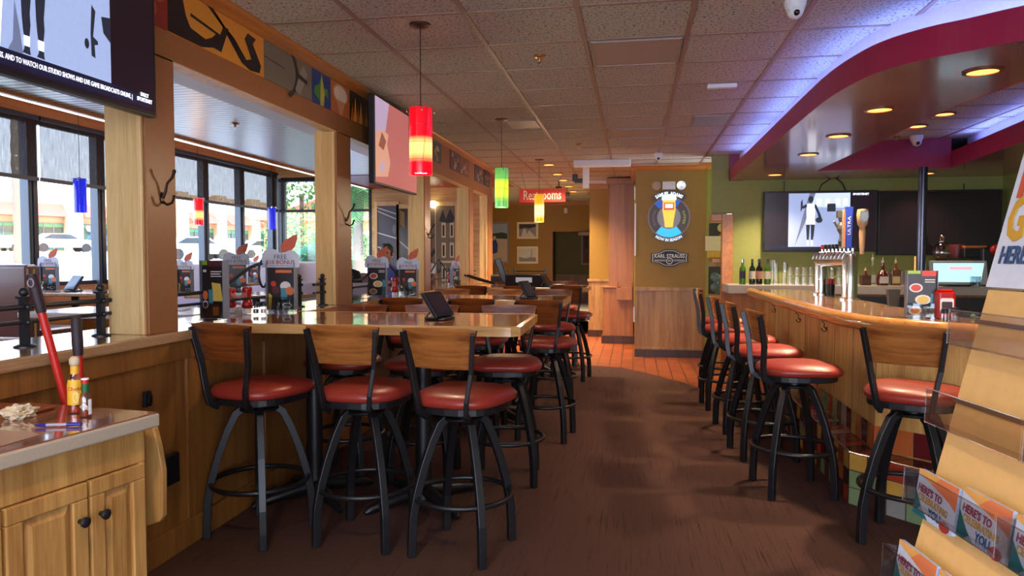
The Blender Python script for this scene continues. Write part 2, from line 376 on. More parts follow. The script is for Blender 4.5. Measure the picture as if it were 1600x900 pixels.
# end of the divider run
mb = MB(); mb.box((XW-.14,10.9,0),(XW,10.95,CZ)); struct('wall_left_end', mb, CARAMEL)

# window wall of the raised room
XG = -6.9; SILL = 1.08
mb = MB(); mb.box((XG-.2,-2.2,0),(XG,13.3,SILL)); mb.box((XG-.2,-2.2,3.04),(XG,13.3,3.4)); mb.box((XG-.2,-2.2,SILL),(XG,3.8,3.04))
mb.box((XG-.2,13.1,0),(XG-.0,13.3,3.4)); struct('wall_window_side', mb, TRIMW)
ALU = mat('grey_aluminium', (92,98,104), .45, metal=.2); DKF = mat('dark_bronze_frame', (38,32,40), .4)
ys = [3.85,5.0,6.2,7.36,8.45,9.6,10.8,11.9,13.05]
for i in range(len(ys)-1):
    mb = MB()
    y0, y1 = ys[i], ys[i+1]
    mb.box((XG-.10,y0+.03,SILL),(XG-.04,y1-.1,SILL+.05),1); mb.box((XG-.10,y0,2.99),(XG-.04,y1,3.04),1)
    mb.box((XG-.12,y1-.085,SILL),(XG-.01,y1-.03,3.04),0); mb.box((XG-.12,y1-.03,SILL),(XG+.01,y1+.03,3.04),1)
    mb.box((XG-.13,y1-.068,SILL),(XG-.005,y1-.062,3.04),1)
    o = struct('window_%d' % (i+1), mb, [ALU,DKF])
    g = MB(); g.quad((XG-.07,y0,SILL),(XG-.07,y1,SILL),(XG-.07,y1,3.04),(XG-.07,y0,3.04)); g.build('window_glass', WINGLASS, o)
# end wall of the raised room (faces the camera)
YE = 13.1
mb = MB(); mb.box((-6.95,YE,0),(-4.9,YE+.15,1.05)); mb.box((-6.95,YE,2.98),(-4.9,YE+.15,3.4)); mb.box((-4.95,YE,0),(-2.62,YE+.15,CZ+.3))
struct('wall_end_of_dining', mb, OAKX)
mb = MB(); mb.box((-6.86,YE-.02,1.05),(-6.78,YE+.08,2.98),0); mb.box((-6.78,YE,1.05),(-6.72,YE+.08,2.98),1)
for x in (-5.75,): mb.box((x,YE,1.05),(x+.06,YE+.08,2.98),1)
mb.box((-6.8,YE,2.9),(-4.95,YE+.08,2.98),1); mb.box((-5.0,YE,1.05),(-4.94,YE+.08,2.98),1); mb.box((-6.8,YE,1.05),(-4.95,YE+.08,1.10),1)
o = struct('window_9', mb, [ALU,DKF]); g = MB(); g.quad((-6.8,YE+.05,1.05),(-4.95,YE+.05,1.05),(-4.95,YE+.05,2.98),(-6.8,YE+.05,2.98)); g.build('window_glass', WINGLASS, o)

# back wall with passage
mb = MB(); yb = 16.9
mb.box((-4.6,yb,0),(-1.94,yb+.12,CZ)); mb.box((-1.94,yb,2.04),(-1.02,yb+.12,CZ)); mb.box((-1.02,yb,0),(.6,yb+.12,CZ)); mb.box((-4.6,13.2,0),(-4.5,17,CZ))
struct('wall_back', mb, OLIVE)
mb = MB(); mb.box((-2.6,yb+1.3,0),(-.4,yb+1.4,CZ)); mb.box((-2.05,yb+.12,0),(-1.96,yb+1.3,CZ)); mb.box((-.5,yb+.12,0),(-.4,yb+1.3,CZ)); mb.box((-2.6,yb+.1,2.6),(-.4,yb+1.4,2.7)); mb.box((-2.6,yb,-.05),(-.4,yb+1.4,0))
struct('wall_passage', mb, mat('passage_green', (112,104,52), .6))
mb = MB(); mb.box((-1.95,yb+1.26,0),(-.5,yb+1.3,1.0)); mb.box((-3.55,yb-.03,0),(-1.97,yb,.95)); struct('trim_back_wainscot', mb, WAIN)
mb = MB(); mb.box((-1.95,yb-.03,0),(-1.89,yb+.14,2.05)); struct('door_1', mb, TALLW)
mb = MB(); mb.box((-4.5,yb-.03,CZ-.09),(-.79,yb,CZ)); mb.box((-.85,12.98,CZ-.09),(-.42,13.0,CZ)); struct('trim_back_crown', mb, TRIMX)
mb = MB(); mb.box((-.79,13.0,0),(-.42,17,CZ)); struct('wall_pillar_olive', mb, OLIVE)
mb = MB(); mb.box((-.80,12.975,0.12),(-.42,13.0,1.0)); mb.box((-.82,12.95,1.0),(-.40,13.0,1.04)); struct('trim_pillar_olive_wainscot', mb, PANELW)
BASET = brick_mat('dark_base_tile', (84,52,40), (70,42,32), (40,26,22), .16, .16, .4, .004, axes=(PI/2,0,0))
mb = MB(); mb.box((-.81,12.96,0),(-.42,13.0,.12)); mb.box((-.52,11.93,0),(.04,11.97,.13)); mb.box((-.52,11.97,0),(-.48,12.5,.13)); struct('baseboard_back', mb, BASET)
mb = MB(); mb.box((-.5,11.97,.0),(.0,12.6,.92)); mb.box((-.41,12.0,.92),(.0,12.6,CZ-.02)); mb.box((-.53,11.94,.92),(.0,12.05,.95)); mb.box((-.45,11.95,CZ-.12),(.0,12.6,CZ-.02))
o = mb.build('tall_wood_cabinet', TALLW, bevel=.006); tag(o, 'tall brown wooden cabinet column left of the big olive pillar', 'cabinet')
mb = MB(); mb.box((-.28,11.85,.73),(-.02,11.94,.93)); mb.box((-.28,11.85,.93),(-.25,11.94,1.03)); mb.box((-.05,11.85,.93),(-.02,11.94,1.03))
tag(mb.build('wall_bin', TALLW, bevel=.004), 'small wooden pocket bin mounted on the tall brown cabinet', 'bin')
# big olive pillar
mb = MB(); mb.box((.02,10.45,0),(1.0,12.8,CZ)); struct('wall_pillar', mb, OLIVE)
mb = MB(); mb.box((.035,10.425,.13),(.95,10.45,.985)); mb.box((.02,10.40,.95),(.97,10.45,1.0)); mb.box((.03,10.42,.13),(.06,10.45,.985)); mb.box((.93,10.42,.13),(.96,10.45,.985)); mb.box((.03,10.41,.10),(.96,10.45,.14))
struct('trim_pillar_wainscot', mb, PANELW, bevel=.003)
mb = MB(); mb.box((.02,10.40,0),(.97,10.45,.11)); struct('baseboard_pillar', mb, BASET)
mb = MB(); crown(mb,(-.02,10.45,0),(1.06,10.45,0),0,-1,s=1.05); crown(mb,(.02,12.8,0),(.02,10.40,0),-1,0,s=1.05); crown(mb,(1.0,10.40,0),(1.0,12.8,0),1,0,s=1.05); struct('trim_pillar_crown', mb, TRIMX, smooth=40)
mb = MB(); mb.box((.005,10.44,1.45),(.03,10.47,2.2)); struct('trim_pillar_corner_guard', mb, WHITEP)

# bar room walls
YG = 9.7
mb = MB(); mb.box((1.27,YG,0),(4.6,YG+.12,CZ)); mb.box((.95,YG+.9,0),(1.3,YG+1.0,CZ)); mb.box((1.0,YG,2.0),(1.27,YG+.12,CZ)); struct('wall_bar_back', mb, GREENW)
mb = MB(); mb.box((4.45,-2.2,0),(4.6,YG,CZ)); struct('wall_right', mb, GREENW)
mb = MB(); mb.box((1.13,YG-.03,0),(1.27,YG+.1,1.99)); mb.box((.99,YG-.03,1.9),(1.13,YG+.1,1.99)); struct('door_2', mb, TRIMW, bevel=.006)
# unseen wall behind the camera; its glazed front is added to let daylight in
mb = MB(); mb.box((-7,-2.35,0),(-2.9,-2.2,3.45)); mb.box((3.5,-2.35,0),(4.6,-2.2,3.45)); mb.box((-2.9,-2.35,2.65),(3.5,-2.2,3.45)); struct('wall_entrance', mb, CARAMEL)
mb = MB()
for x in (-2.9,-1.8,-.7,.4,1.5,2.6,3.45): mb.box((x,-2.32,0),(x+.06,-2.22,2.65))
mb.box((-2.9,-2.32,2.0),(3.5,-2.22,2.06)); struct('window_10', mb, DKF)

# ------------------------------------------------------------------ bar canopy (soffit)
SZ = 2.42
lower = [(1.21,9.68),(1.21,8.1),(1.20,6.75),(1.19,5.5),(1.195,4.8),(1.24,4.38),(1.31,4.13),(1.44,3.94),(1.59,3.82),(1.76,3.67),(2.2,3.35),(2.9,2.9),(4.44,2.0)]
hole = [(2.07,8.75),(3.46,8.70),(3.28,6.75),(3.2,4.9),(2.9,4.1),(2.45,4.2),(2.17,4.55),(2.08,5.15)]
def strip(mb, pts, z0, z1, mi=0, closed=False):
    n = len(pts)
    for i in range(n if closed else n-1):
        a, b = pts[i], pts[(i+1)%n]
        mb.add([(a[0],a[1],z0),(b[0],b[1],z0),(b[0],b[1],z1),(a[0],a[1],z1)], [(0,1,2,3)], mi)
def dense(pts, n=4, closed=False):
    out = []; N = len(pts)
    for i in range(N if closed else N-1):
        p0 = Vector(pts[(i-1)%N] if closed or i else pts[0]); p1 = Vector(pts[i]); p2 = Vector(pts[(i+1)%N]); p3 = Vector(pts[(i+2)%N] if closed or i+2 < N else pts[N-1])
        for k in range(n):
            t = k/n
            out.append(tuple(.5*((2*p1)+(p2-p0)*t+(2*p0-5*p1+4*p2-p3)*t*t+(3*p1-p0-3*p2+p3)*t**3)))
    if not closed: out.append(tuple(pts[-1]))
    return out
lowd = [lower[0]]+dense(lower[1:])
bm = bmesh.new()
ov = [bm.verts.new((x,y,SZ)) for x, y in lowd+[(4.44,9.68)]]; hv = [bm.verts.new((x,y,SZ)) for x, y in hole]
oe = [bm.edges.new((ov[i], ov[(i+1)%len(ov)])) for i in range(len(ov))]; he = [bm.edges.new((hv[i], hv[(i+1)%len(hv)])) for i in range(len(hv))]
bmesh.ops.triangle_fill(bm, use_beauty=True, use_dissolve=False, edges=oe+he)
me = bpy.data.meshes.new('ceiling_bar_soffit'); bm.to_mesh(me); bm.free()
SOFFM = mat('glossy_plum_soffit', (150,88,104), .22, coat=.3, spec=.6)
me.materials.append(SOFFM); o = bpy.data.objects.new('ceiling_bar_soffit', me); COL.objects.link(o); o['kind'] = 'structure'
mb = MB(); strip(mb, lowd, SZ-.003, 2.575); struct('trim_soffit_fascia', mb, MAGENTA, smooth=50)
inner = [(1.33,9.68),(1.33,8.1),(1.33,6.75),(1.33,5.5),(1.335,5.05),(1.36,4.72),(1.42,4.48),(1.5,4.32),(1.62,4.14),(1.85,3.92),(2.3,3.62),(3.0,3.15),(4.44,2.25)]
ind = [inner[0]]+dense(inner[1:])
mb = MB(); strip(mb, ind, 2.53, CZ)
for i in range(len(lowd)-1): a,b,c,d = lowd[i],lowd[i+1],ind[i+1],ind[i]; mb.add([(a[0],a[1],2.55),(b[0],b[1],2.55),(c[0],c[1],2.55),(d[0],d[1],2.55)],[(0,1,2,3)])
struct('trim_soffit_cove', mb, mat('lavender_white', (214,206,226), .5), smooth=50)
mb = MB(); mb.box((1.21,9.62,SZ-.003),(1.36,9.68,CZ)); struct('trim_soffit_return', mb, MAGENTA)
mb = MB(); hd = hole; strip(mb, hd, SZ-.003, 2.60, closed=True)
mb.add([(2.07,8.75,2.60),(3.46,8.70,2.60),(3.46,8.70,CZ),(2.07,8.75,CZ)],[(0,1,2,3)])
struct('trim_recess_fascia', mb, MAGENTA)
mb = MB(); strip(mb, [(3.62,8.70),(3.46,6.75),(3.4,4.9),(3.1,4.0)], 2.58, CZ); mb.add([(3.46,8.70,2.6),(3.28,6.75,2.6),(3.46,6.75,2.6),(3.62,8.70,2.6)],[(0,1,2,3)]); mb.add([(3.28,6.75,2.6),(3.2,4.9,2.6),(3.4,4.9,2.6),(3.46,6.75,2.6)],[(0,1,2,3)])
struct('trim_recess_cove', mb, _mats['lavender_white'])
# violet light strips lying in the cove
def cove_strip(name, pts, label, power):
    mb = MB(); mb.tube(pts, .006, 6); o = mb.build(name, emis('violet_led', (90,80,255), 4)); tag(o, label, 'light')
    for i in range(len(pts)-1):
        a, b = Vector(pts[i]), Vector(pts[i+1]); d = b-a; L = d.length
        l = lamp('cove_light', 'AREA', (a+b)/2+Vector((0,0,.02)), power*L, (.26,.38,1), shape='RECTANGLE', size=L*.95, size_y=.03)
        l.rotation_euler = (PI, 0, math.atan2(d.y, d.x)); l.parent = o
cove_strip('cove_light_strip', [(1.27,9.3,2.57),(1.265,7.2,2.57),(1.26,5.6,2.57),(1.27,5.0,2.57),(1.31,4.6,2.57),(1.42,4.27,2.57),(1.62,4.03,2.57),(2.2,3.58,2.57),(3.4,2.82,2.57)], 'violet light strip lying in the cove above the curved magenta fascia', 1.0)
cove_strip('recess_light_strip', [(3.5,8.4,2.62),(3.38,6.9,2.62),(3.3,5.2,2.62)], 'violet light strip in the ceiling recess above the bar', 1.0)

# ------------------------------------------------------------------ outdoors
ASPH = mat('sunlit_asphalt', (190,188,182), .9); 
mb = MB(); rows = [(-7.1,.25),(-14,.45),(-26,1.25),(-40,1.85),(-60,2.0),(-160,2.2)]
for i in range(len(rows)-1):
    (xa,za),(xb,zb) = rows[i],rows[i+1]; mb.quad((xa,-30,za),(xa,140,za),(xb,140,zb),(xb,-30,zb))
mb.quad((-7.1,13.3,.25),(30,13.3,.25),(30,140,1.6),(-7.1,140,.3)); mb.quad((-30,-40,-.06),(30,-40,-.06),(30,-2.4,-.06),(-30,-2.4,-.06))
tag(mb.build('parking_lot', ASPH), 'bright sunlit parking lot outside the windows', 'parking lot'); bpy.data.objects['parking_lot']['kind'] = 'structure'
PEACH = mat('peach_stucco', (226,184,136), .8); AWN = mat('salmon_awning', (186,84,68), .7); SHOPG = mat('shop_glass', (52,84,74), .15); GRN = mat('green_sign', (60,150,90), .5)
def shop(pa, pb, label, n, doors):
    a = far(pa[0], pa[1], 0); b = far(pb[0], pb[1], 0); u = (b-a); L = u.length; u.normalize(); rz = math.atan2(u.y, u.x)
    root = empty('shop_building', (a.x,a.y,1.9), label, 'building', rz)
    mb = MB(); mb.box((0,.3,0),(L,8,6.9)); 
    for k in range(n+1): x = (L-1.6)*k/n; mb.box((x,-.5,0),(x+1.6,.4,7.1))
    mb.build('wall', PEACH, root)
    for k in range(n):
        x0 = (L-1.6)*k/n+1.6; x1 = (L-1.6)*(k+1)/n
        m2 = MB(); m2.add([(x0,-.1,3.6),(x1,-.1,3.6),(x1,-1.4,3.6),(x0,-1.4,3.6),(x0,.3,4.9),(x1,.3,4.9)],[(0,1,2,3),(3,2,5,4),(0,3,4),(1,5,2)]); m2.build('awning', AWN, root)
        m3 = MB(); m3.box((x0,.2,.3),(x1,.3,2.9)); wn = m3.build('shop_window', SHOPG, root)
        m4 = MB()
        for q in range(4): xx = x0+(x1-x0)*q/3; m4.box((xx-.05,.12,.3),(xx+.05,.2,2.9))
        m4.box((x0,.12,2.9),(x1,.2,3.0)); m4.build('mullions', ALU, wn)
        m5 = MB(); m5.box((x0,.15,2.6),(x1,.2,2.9)); m5.build('green_sign_band', GRN, wn)
        m5 = MB(); m5.poly(circ((x0+x1)/2,1.3,.55,16),(0,.1,0),(1,0,0),(0,0,1)); m5.build('window_decal', GRN, wn)
    return root
r = shop((-60,66),(262,80), 'peach strip shop with salmon awnings and green window decals across the lot', 4, 1)
M0 = frame((14.2,-.55,6.2),(1,0,0),(0,0,1)); mb = MB(); mb.poly(circ(12.3,6.3,.8,20)+circ(12.3,6.3,.65,20)[::-1],(0,-.52,0),(1,0,0),(0,0,1)); 
shop((275,82),(450,100), 'second peach shop with salmon awning and darker doorway, further right across the lot', 3, 1)
def terr(x):
    for i in range(len(rows)-1):
        if rows[i+1][0] <= x <= rows[i][0]: return rows[i][1]+(rows[i+1][1]-rows[i][1])*(x-rows[i][0])/(rows[i+1][0]-rows[i][0])
    return 2.0
def car(px, d, z, length, rz, col, label):
    p = far(px, d, 0); p.z = terr(p.x); root = empty('parked_car', p, label, 'car', rz, 'cars parked outside')
    L = length/2; prof = [(-L,.35),(-L,.75),(-L*.92,.88),(-L*.72,.98),(-L*.42,1.42),(L*.18,1.45),(L*.5,1.0),(L*.9,.88),(L,.7),(L,.35)]
    mb = MB(); mb.add([(x,-.88,z) for x,z in prof]+[(x,.88,z) for x,z in prof],[tuple(range(9,-1,-1)),tuple(range(10,20))]+[(i,(i+1)%10,10+(i+1)%10,10+i) for i in range(10)])
    mb.build('body', mat('car_paint_%s' % col[0], col[1], .3), root, bevel=.06)
    g = MB()
    for s in (-.885,.885): g.add([(-L*.66,s,1.0),(-L*.40,s,1.36),(L*.15,s,1.38),(L*.42,s,1.0)],[(0,1,2,3)])
    g.build('side_windows', mat('car_glass', (40,52,62), .1), root)
    for sx in (-.62,.62):
        for s in (-.8,.8):
            wm = MB(); wm.M = Matrix.Translation((L*sx,s,.34)) @ Matrix.Rotation(PI/2,4,'X'); wm.lathe([(0,-.11),(.34,-.11),(.34,.11),(0,.11)],16); wm.build('wheel', mat('tyre', (26,26,28), .8), root, smooth=40)
    return root
WC = ('white', (240,240,240)); DC = ('dark', (40,42,50)); SC = ('silver', (180,184,190))
car(14,64,1.75,4.4,YAW-1.3,WC,'white car parked left of the near palm trunk outside the windows')
car(97,56,1.8,4.8,YAW+.9,WC,'white rounded car parked before the peach shop')
car(162,62,1.85,4.6,YAW-1.5,DC,'dark car with red tail lights at the edge of the second window pane')
car(305,46,1.5,4.8,YAW+.9,WC,'white car behind the red pendant in the raised dining room')
car(358,52,1.5,4.6,YAW-1.2,SC,'silver car parked between the two grey window posts')
car(412,58,1.6,4.6,YAW+.8,WC,'white car seen under the second blue pendant')
def palm(px, d, z, h, lean, fr, label, trunk=.2):
    p = far(px, d, z); root = empty('palm_tree', p, label, 'palm tree')
    mb = MB(); pts = [(lean*(t**2)*h, .03*math.sin(t*9), h*t) for t in [i/24 for i in range(25)]]
    mb.tube(pts, trunk, 10, rs=[trunk*(1.25-.35*i/24)*(1.09 if i % 2 else .95) for i in range(25)]); mb.build('trunk', mat('palm_trunk', (112,98,82), .9), root, smooth=60)
    g = MB(); top = Vector(pts[-1])
    for k in range(26):
        a = 2.4*k; el = random.uniform(-.3,1.1); L = fr*random.uniform(.8,1.1); prev = top.copy(); d3 = Vector((math.cos(a)*math.cos(el), math.sin(a)*math.cos(el), math.sin(el)))
        for q in range(12):
            nx = prev+d3*(L/12); d3 = (d3+Vector((0,0,-.16))).normalized(); side = d3.cross(Vector((0,0,1))).normalized()
            lw = .34*fr*math.sin(PI*(q+1.3)/14)
            for s in (-1,1):
                for e in (0,.5):
                    b0 = prev.lerp(nx,e); tip = b0+side*s*lw+d3*lw*.5+Vector((0,0,-.3*lw)); g.add([b0,b0+d3*.035*fr,tip],[(0,1,2)])
            g.add([prev-side*.012,prev+side*.012,nx],[(0,1,2)]); prev = nx
    g.build('fronds', mat('palm_frond', (62,116,52), .6), root)
palm(33,30,1.2,9,0,3,'tall palm trunk outside the leftmost window')
palm(560,24,.5,3.4,.02,2.0,'leafy palm close to the end window, right of the second post',.16)
palm(484,19,.45,1.0,.02,1.3,'young low palm in the lot beyond the end window',.1)
def leafy(name, p, rx, rz, n, col, label, size=.16):
    g = MB()
    for k in range(n):
        a = random.uniform(0,2*PI); u = random.uniform(-1,1); rr = (1-u*u)**.5*random.uniform(.6,1)
        c = Vector((math.cos(a)*rr*rx, math.sin(a)*rr*rx, rz+u*rz)); d1 = Vector((random.gauss(0,1),random.gauss(0,1),random.gauss(0,1))).normalized(); d2 = d1.orthogonal().normalized()
        g.add([c-d1*size, c+d2*size*.5, c+d1*size, c-d2*size*.5],[(0,1,2,3)])
    root = empty(name, p, label, 'tree' if 'tree' in name else 'shrub'); g.build('foliage', mat(col[0], col[1], .7), root)
    t = MB(); t.tube([(0,0,0),(0,0,rz*1.2)], .1*rx, 8); t.build('stem', mat('bark', (96,76,56), .9), root); return root
leafy('conifer_tree', far(473,34,.6), 1.0, 3.2, 900, ('bright_leaf',(96,140,52)), 'bright green slim tree left of centre in the end window',.13)
leafy('round_tree', far(530,44,.6), 2.0, 1.5, 1300, ('mid_leaf',(60,104,48)), 'broad green tree in the end window beside the tan roof',.16)
leafy('round_tree', far(446,48,.6), 1.6, 1.8, 900, ('mid_leaf',(60,104,48)), 'green tree close to the window corner at the end of the room',.15)
leafy('hedge_shrub', (-9.3,9.6,.4), .9, .36, 700, ('bright_leaf',(120,176,60)), 'low green shrub just outside the sill behind the pay tablet',.07)
mb = MB(); a = far(500,52,.6); root = empty('tan_building', a, 'tan stucco building with sloping tiled roof beyond the end window', 'building', YAW)
mb.box((-4,0,0),(14,8,3.6)); mb.build('wall', mat('tan_stucco',(214,150,90),.8), root)
m2 = MB(); m2.add([(-4.6,-.6,3.5),(14.6,-.6,3.5),(14.6,8.6,3.5),(-4.6,8.6,3.5),(3,4,6.8),(14.6,4,6.8)],[(0,1,5,4),(1,2,5),(2,3,4,5),(3,0,4)]); m2.build('roof', mat('roof_tile',(186,110,70),.8), root)

# ================================================================== STOOLS
def make_stool():
    root = empty('bar_stool', (0,0,0), 'black bar stool with red vinyl seat', 'stool')
    # seat: soft rounded shield; faces local +Y, back at -Y
    mb = MB(); n = 40; rings = [(.0,.792),(.10,.792),(.17,.787),(.205,.775),(.222,.755),(.218,.733),(.20,.722),(0,.722)]
    vs = []; 
    for r, z in rings:
        for i in range(n):
            a = 2*PI*i/n; c, s_ = math.cos(a), math.sin(a); e = 2/3.1
            x = abs(c)**e*math.copysign(1,c)*r*1.02; y = abs(s_)**e*math.copysign(1,s_)*r*.96
            x *= 1+.10*(y/.22 if r else 0); y = y*1.10+.02
            vs.append((x,y,z))
    fs = [(k*n+i, k*n+(i+1)%n, (k+1)*n+(i+1)%n, (k+1)*n+i) for k in range(len(rings)-1) for i in range(n)]
    mb.add(vs, [f[::-1] for f in fs]); mb.build('seat', REDV, root, smooth=70)
    mb = MB(); mb.prism([(x*.93,y*1.02+.02) for x,y in [(abs(math.cos(a))**.74*math.copysign(1,math.cos(a))*.222, abs(math.sin(a))**.74*math.copysign(1,math.sin(a))*.212) for a in [2*PI*i/28 for i in range(28)]]], .690, .724)
    mb.build('seat_pan', BLACK, root, bevel=.004)
    mb = MB(); mb.lathe([(.0,.640),(.095,.640),(.10,.646),(.10,.652),(.05,.656),(.05,.690),(0,.690)],20); mb.build('swivel', BLACK, root, smooth=40)
    for k in range(4):
        a = PI/4+k*PI/2; c, s_ = math.cos(a), math.sin(a)
        pts = []
        for r, z in [(.085,.648),(.115,.625),(.155,.54),(.195,.43),(.232,.30),(.252,.19),(.258,.08),(.258,.0)]: pts.append((c*r,s_*r,z))
        mb = MB(); mb.tube(pts, .027, 4, flat=.95); mb.build('leg', BLACK, root, bevel=.003)
    mb = MB(); mb.tube([(.238*math.cos(a),.238*math.sin(a),.275) for a in [2*PI*i/36 for i in range(36)]], .013, 8, closed=True); mb.build('foot_ring', BLACK, root, smooth=60)
    for s_ in (-1,1):
        mb = MB(); mb.tube([(s_*.108,-.165,.675),(s_*.118,-.213,.705),(s_*.126,-.225,.77),(s_*.150,-.228,.90),(s_*.176,-.262,1.085)], 0.023, 4, flat=.62); mb.build('back_post', BLACK, root, bevel=.003)
    # curved trapezoid backrest
    mb = MB(); vs = []; nx, nz = 10, 4
    for t_ in (0, .014):
        for j in range(nz+1):
            z = .915+(1.098-.915)*j/nz; hw = .142+(.188-.142)*j/nz
            for i in range(nx+1):
                u = -1+2*i/nx; zz = z+(.008*(1-u*u) if j == nz else 0)
                y = -.218-(.038)*((z-.915)/.183)-.02*(1-u*u)-t_+.016
                vs.append((u*hw, y, zz))
    k = (nx+1)*(nz+1); fs = []
    for j in range(nz):
        for i in range(nx):
            a = j*(nx+1)+i; fs.append((a+1,a,a+nx+1,a+nx+2)); fs.append((k+a,k+a+1,k+a+nx+2,k+a+nx+1))
    bd = [i for i in range(nx+1)]+[(j)*(nx+1)+nx for j in range(1,nz+1)]+[nz*(nx+1)+i for i in range(nx-1,-1,-1)]+[j*(nx+1) for j in range(nz-1,0,-1)]
    for i in range(len(bd)): a, b = bd[i], bd[(i+1)%len(bd)]; fs.append((a,b,k+b,k+a))
    mb.add(vs, fs); mb.build('backrest', BACKW, root, smooth=40)
    return root
st0 = make_stool(); index_kids(st0); st_used = [False]
def stool(x, y, deg, label, group, pale=False):
    if not st_used[0]:
        st_used[0] = True; st0.location = (x,y,0); st0.rotation_euler = (0,0,math.radians(deg)); st0['label'] = label; st0['group'] = group; return st0
    c = copy_tree(st0, label, (x,y,0), math.radians(deg), group)
    if pale:
        for ch in c.children:
            if ch.name.startswith('backrest'):
                ch.data = ch.data.copy(); ch.data.materials[0] = BACKW2
    return c
G1, G2, G3, G4 = ('stools around the nearest high table','stools around the second high table','stools around the farthest high table','stools along the curved bar')
stool(-1.90,3.40,-14,'bar stool at near side of the first high table, closest to the half wall',G1)
stool(-1.335,3.43,-4,'pale wavy-grained bar stool in the middle of the near side of the first high table',G1,True)
stool(-.815,3.37,-12,'bar stool nearest the camera on the aisle corner of the first high table',G1,True)
stool(-1.85,4.42,176,'bar stool on far side of the first high table, closest to the half wall',G1)
stool(-1.33,4.45,184,'middle bar stool on far side of the first high table, behind the pay tablet',G1)
stool(-.80,4.50,186,'bar stool on far side of the first high table, nearest the aisle',G1)
stool(-1.80,5.72,-6,'bar stool on near side of the second high table, closest to the half wall',G2)
stool(-1.25,5.72,0,'middle bar stool on near side of the second high table',G2)
stool(-.68,5.62,-6,'bar stool on the aisle corner of the second high table, back to the camera',G2)
stool(-1.84,6.95,182,'bar stool on far side of the second high table, closest to the half wall',G2,True)
stool(-1.30,6.95,178,'middle bar stool on far side of the second high table',G2,True)
stool(-.78,6.95,184,'bar stool on far side of the second high table, nearest the aisle',G2)
stool(-1.84,8.28,0,'bar stool on near side of the third high table, closest to the half wall',G3)
stool(-1.26,8.28,-4,'middle bar stool on near side of the third high table',G3)
stool(-.72,8.40,-8,'bar stool on the aisle corner of the third high table, before the quarry tile',G3)
stool(-1.55,9.55,180,'bar stool on far side of the third high table, closest to the half wall',G3)
stool(-.95,9.55,180,'bar stool on far side of the third high table, nearest the aisle',G3)
stool(1.375,3.82,-30,'bar stool at the angled end of the bar beside the gift card rack',G4,True)
stool(.965,4.56,-82,'first bar stool along the straight bar, nearest the camera, turned sideways',G4,True)
stool(.925,5.36,-83,'second bar stool from the camera along the straight bar',G4,True)
stool(.90,6.12,-84,'third bar stool from the camera along the straight bar',G4,True)
stool(.86,7.02,-86,'farthest bar stool along the straight bar, by the olive pillar',G4,True)
stool(.93,7.85,-84,'bar stool at the far end of the bar, mostly hidden by the others',G4,True)

# ------------------------------------------------------------------ high tables
def high_table(y0, y1, skew, xr, label):
    yc = (y0+y1)/2; root = empty('high_table', ((xr-2.31)/2,yc,0), label, 'table', math.radians(skew)); L = (xr+2.31)/2; W = (y1-y0)/2
    mb = MB(); ch = .05; P = [(-L,-W+.02),(L-ch,-W+.02),(L-.02,-W+ch),(L-.02,W-ch),(L-ch,W-.02),(-L,W-.02)]
    mb.prism(P, 1.035, 1.071); mb.build('tabletop', TOPW, root, bevel=.003)
    P2 = [(-L,-W),(L-ch*.9,-W),(L,-W+ch*.9),(L,W-ch*.9),(L-ch*.9,W),(-L,W)]
    mb = MB(); n = 6
    for i in range(n-1):
        a,b,c,d = P2[i],P2[i+1],P[i+1],P[i]
        mb.add([(a[0],a[1],1.022),(b[0],b[1],1.022),(c[0],c[1],1.022),(d[0],d[1],1.022),(a[0],a[1],1.068),(b[0],b[1],1.068),(c[0],c[1],1.0722),(d[0],d[1],1.0722)],[(0,1,5,4),(4,5,6,7),(3,2,1,0),(2,3,7,6)])
    mb.build('edge_band', EDGEW, root)
    for s_ in ((L-.62),(-L+.45)):
        mb = MB(); mb.lathe([(.0,0.03),(.055,.03),(.048,.10),(.045,1.0),(.045,1.0),(.0,1.0)],20,(s_,0,0)); mb.lathe([(0,.995),(.16,.995),(.16,1.02),(0,1.02)],20,(s_,0,0)); mb.build('column', BLACK, root, smooth=40)
        mb = MB()
        for k in range(4):
            a = PI/4+k*PI/2; c, q = math.cos(a), math.sin(a)
            mb.tube([(s_+c*.03,q*.03,.075),(s_+c*.2,q*.2,.05),(s_+c*.34,q*.34,.028),(s_+c*.37,q*.37,.014)], .03, 6, rs=[.042,.034,.024,.014])
        mb.build('base_foot', BLACK, root, smooth=60)
    return root
high_table(3.52,4.42,1.5,-.575,'nearest high wooden bar table with pay tablet and menu stand')
high_table(5.82,6.62,1,-.56,'second high wooden bar table behind the nearest one')
high_table(8.35,9.2,0,-.53,'farthest high wooden bar table with black boxes on it')

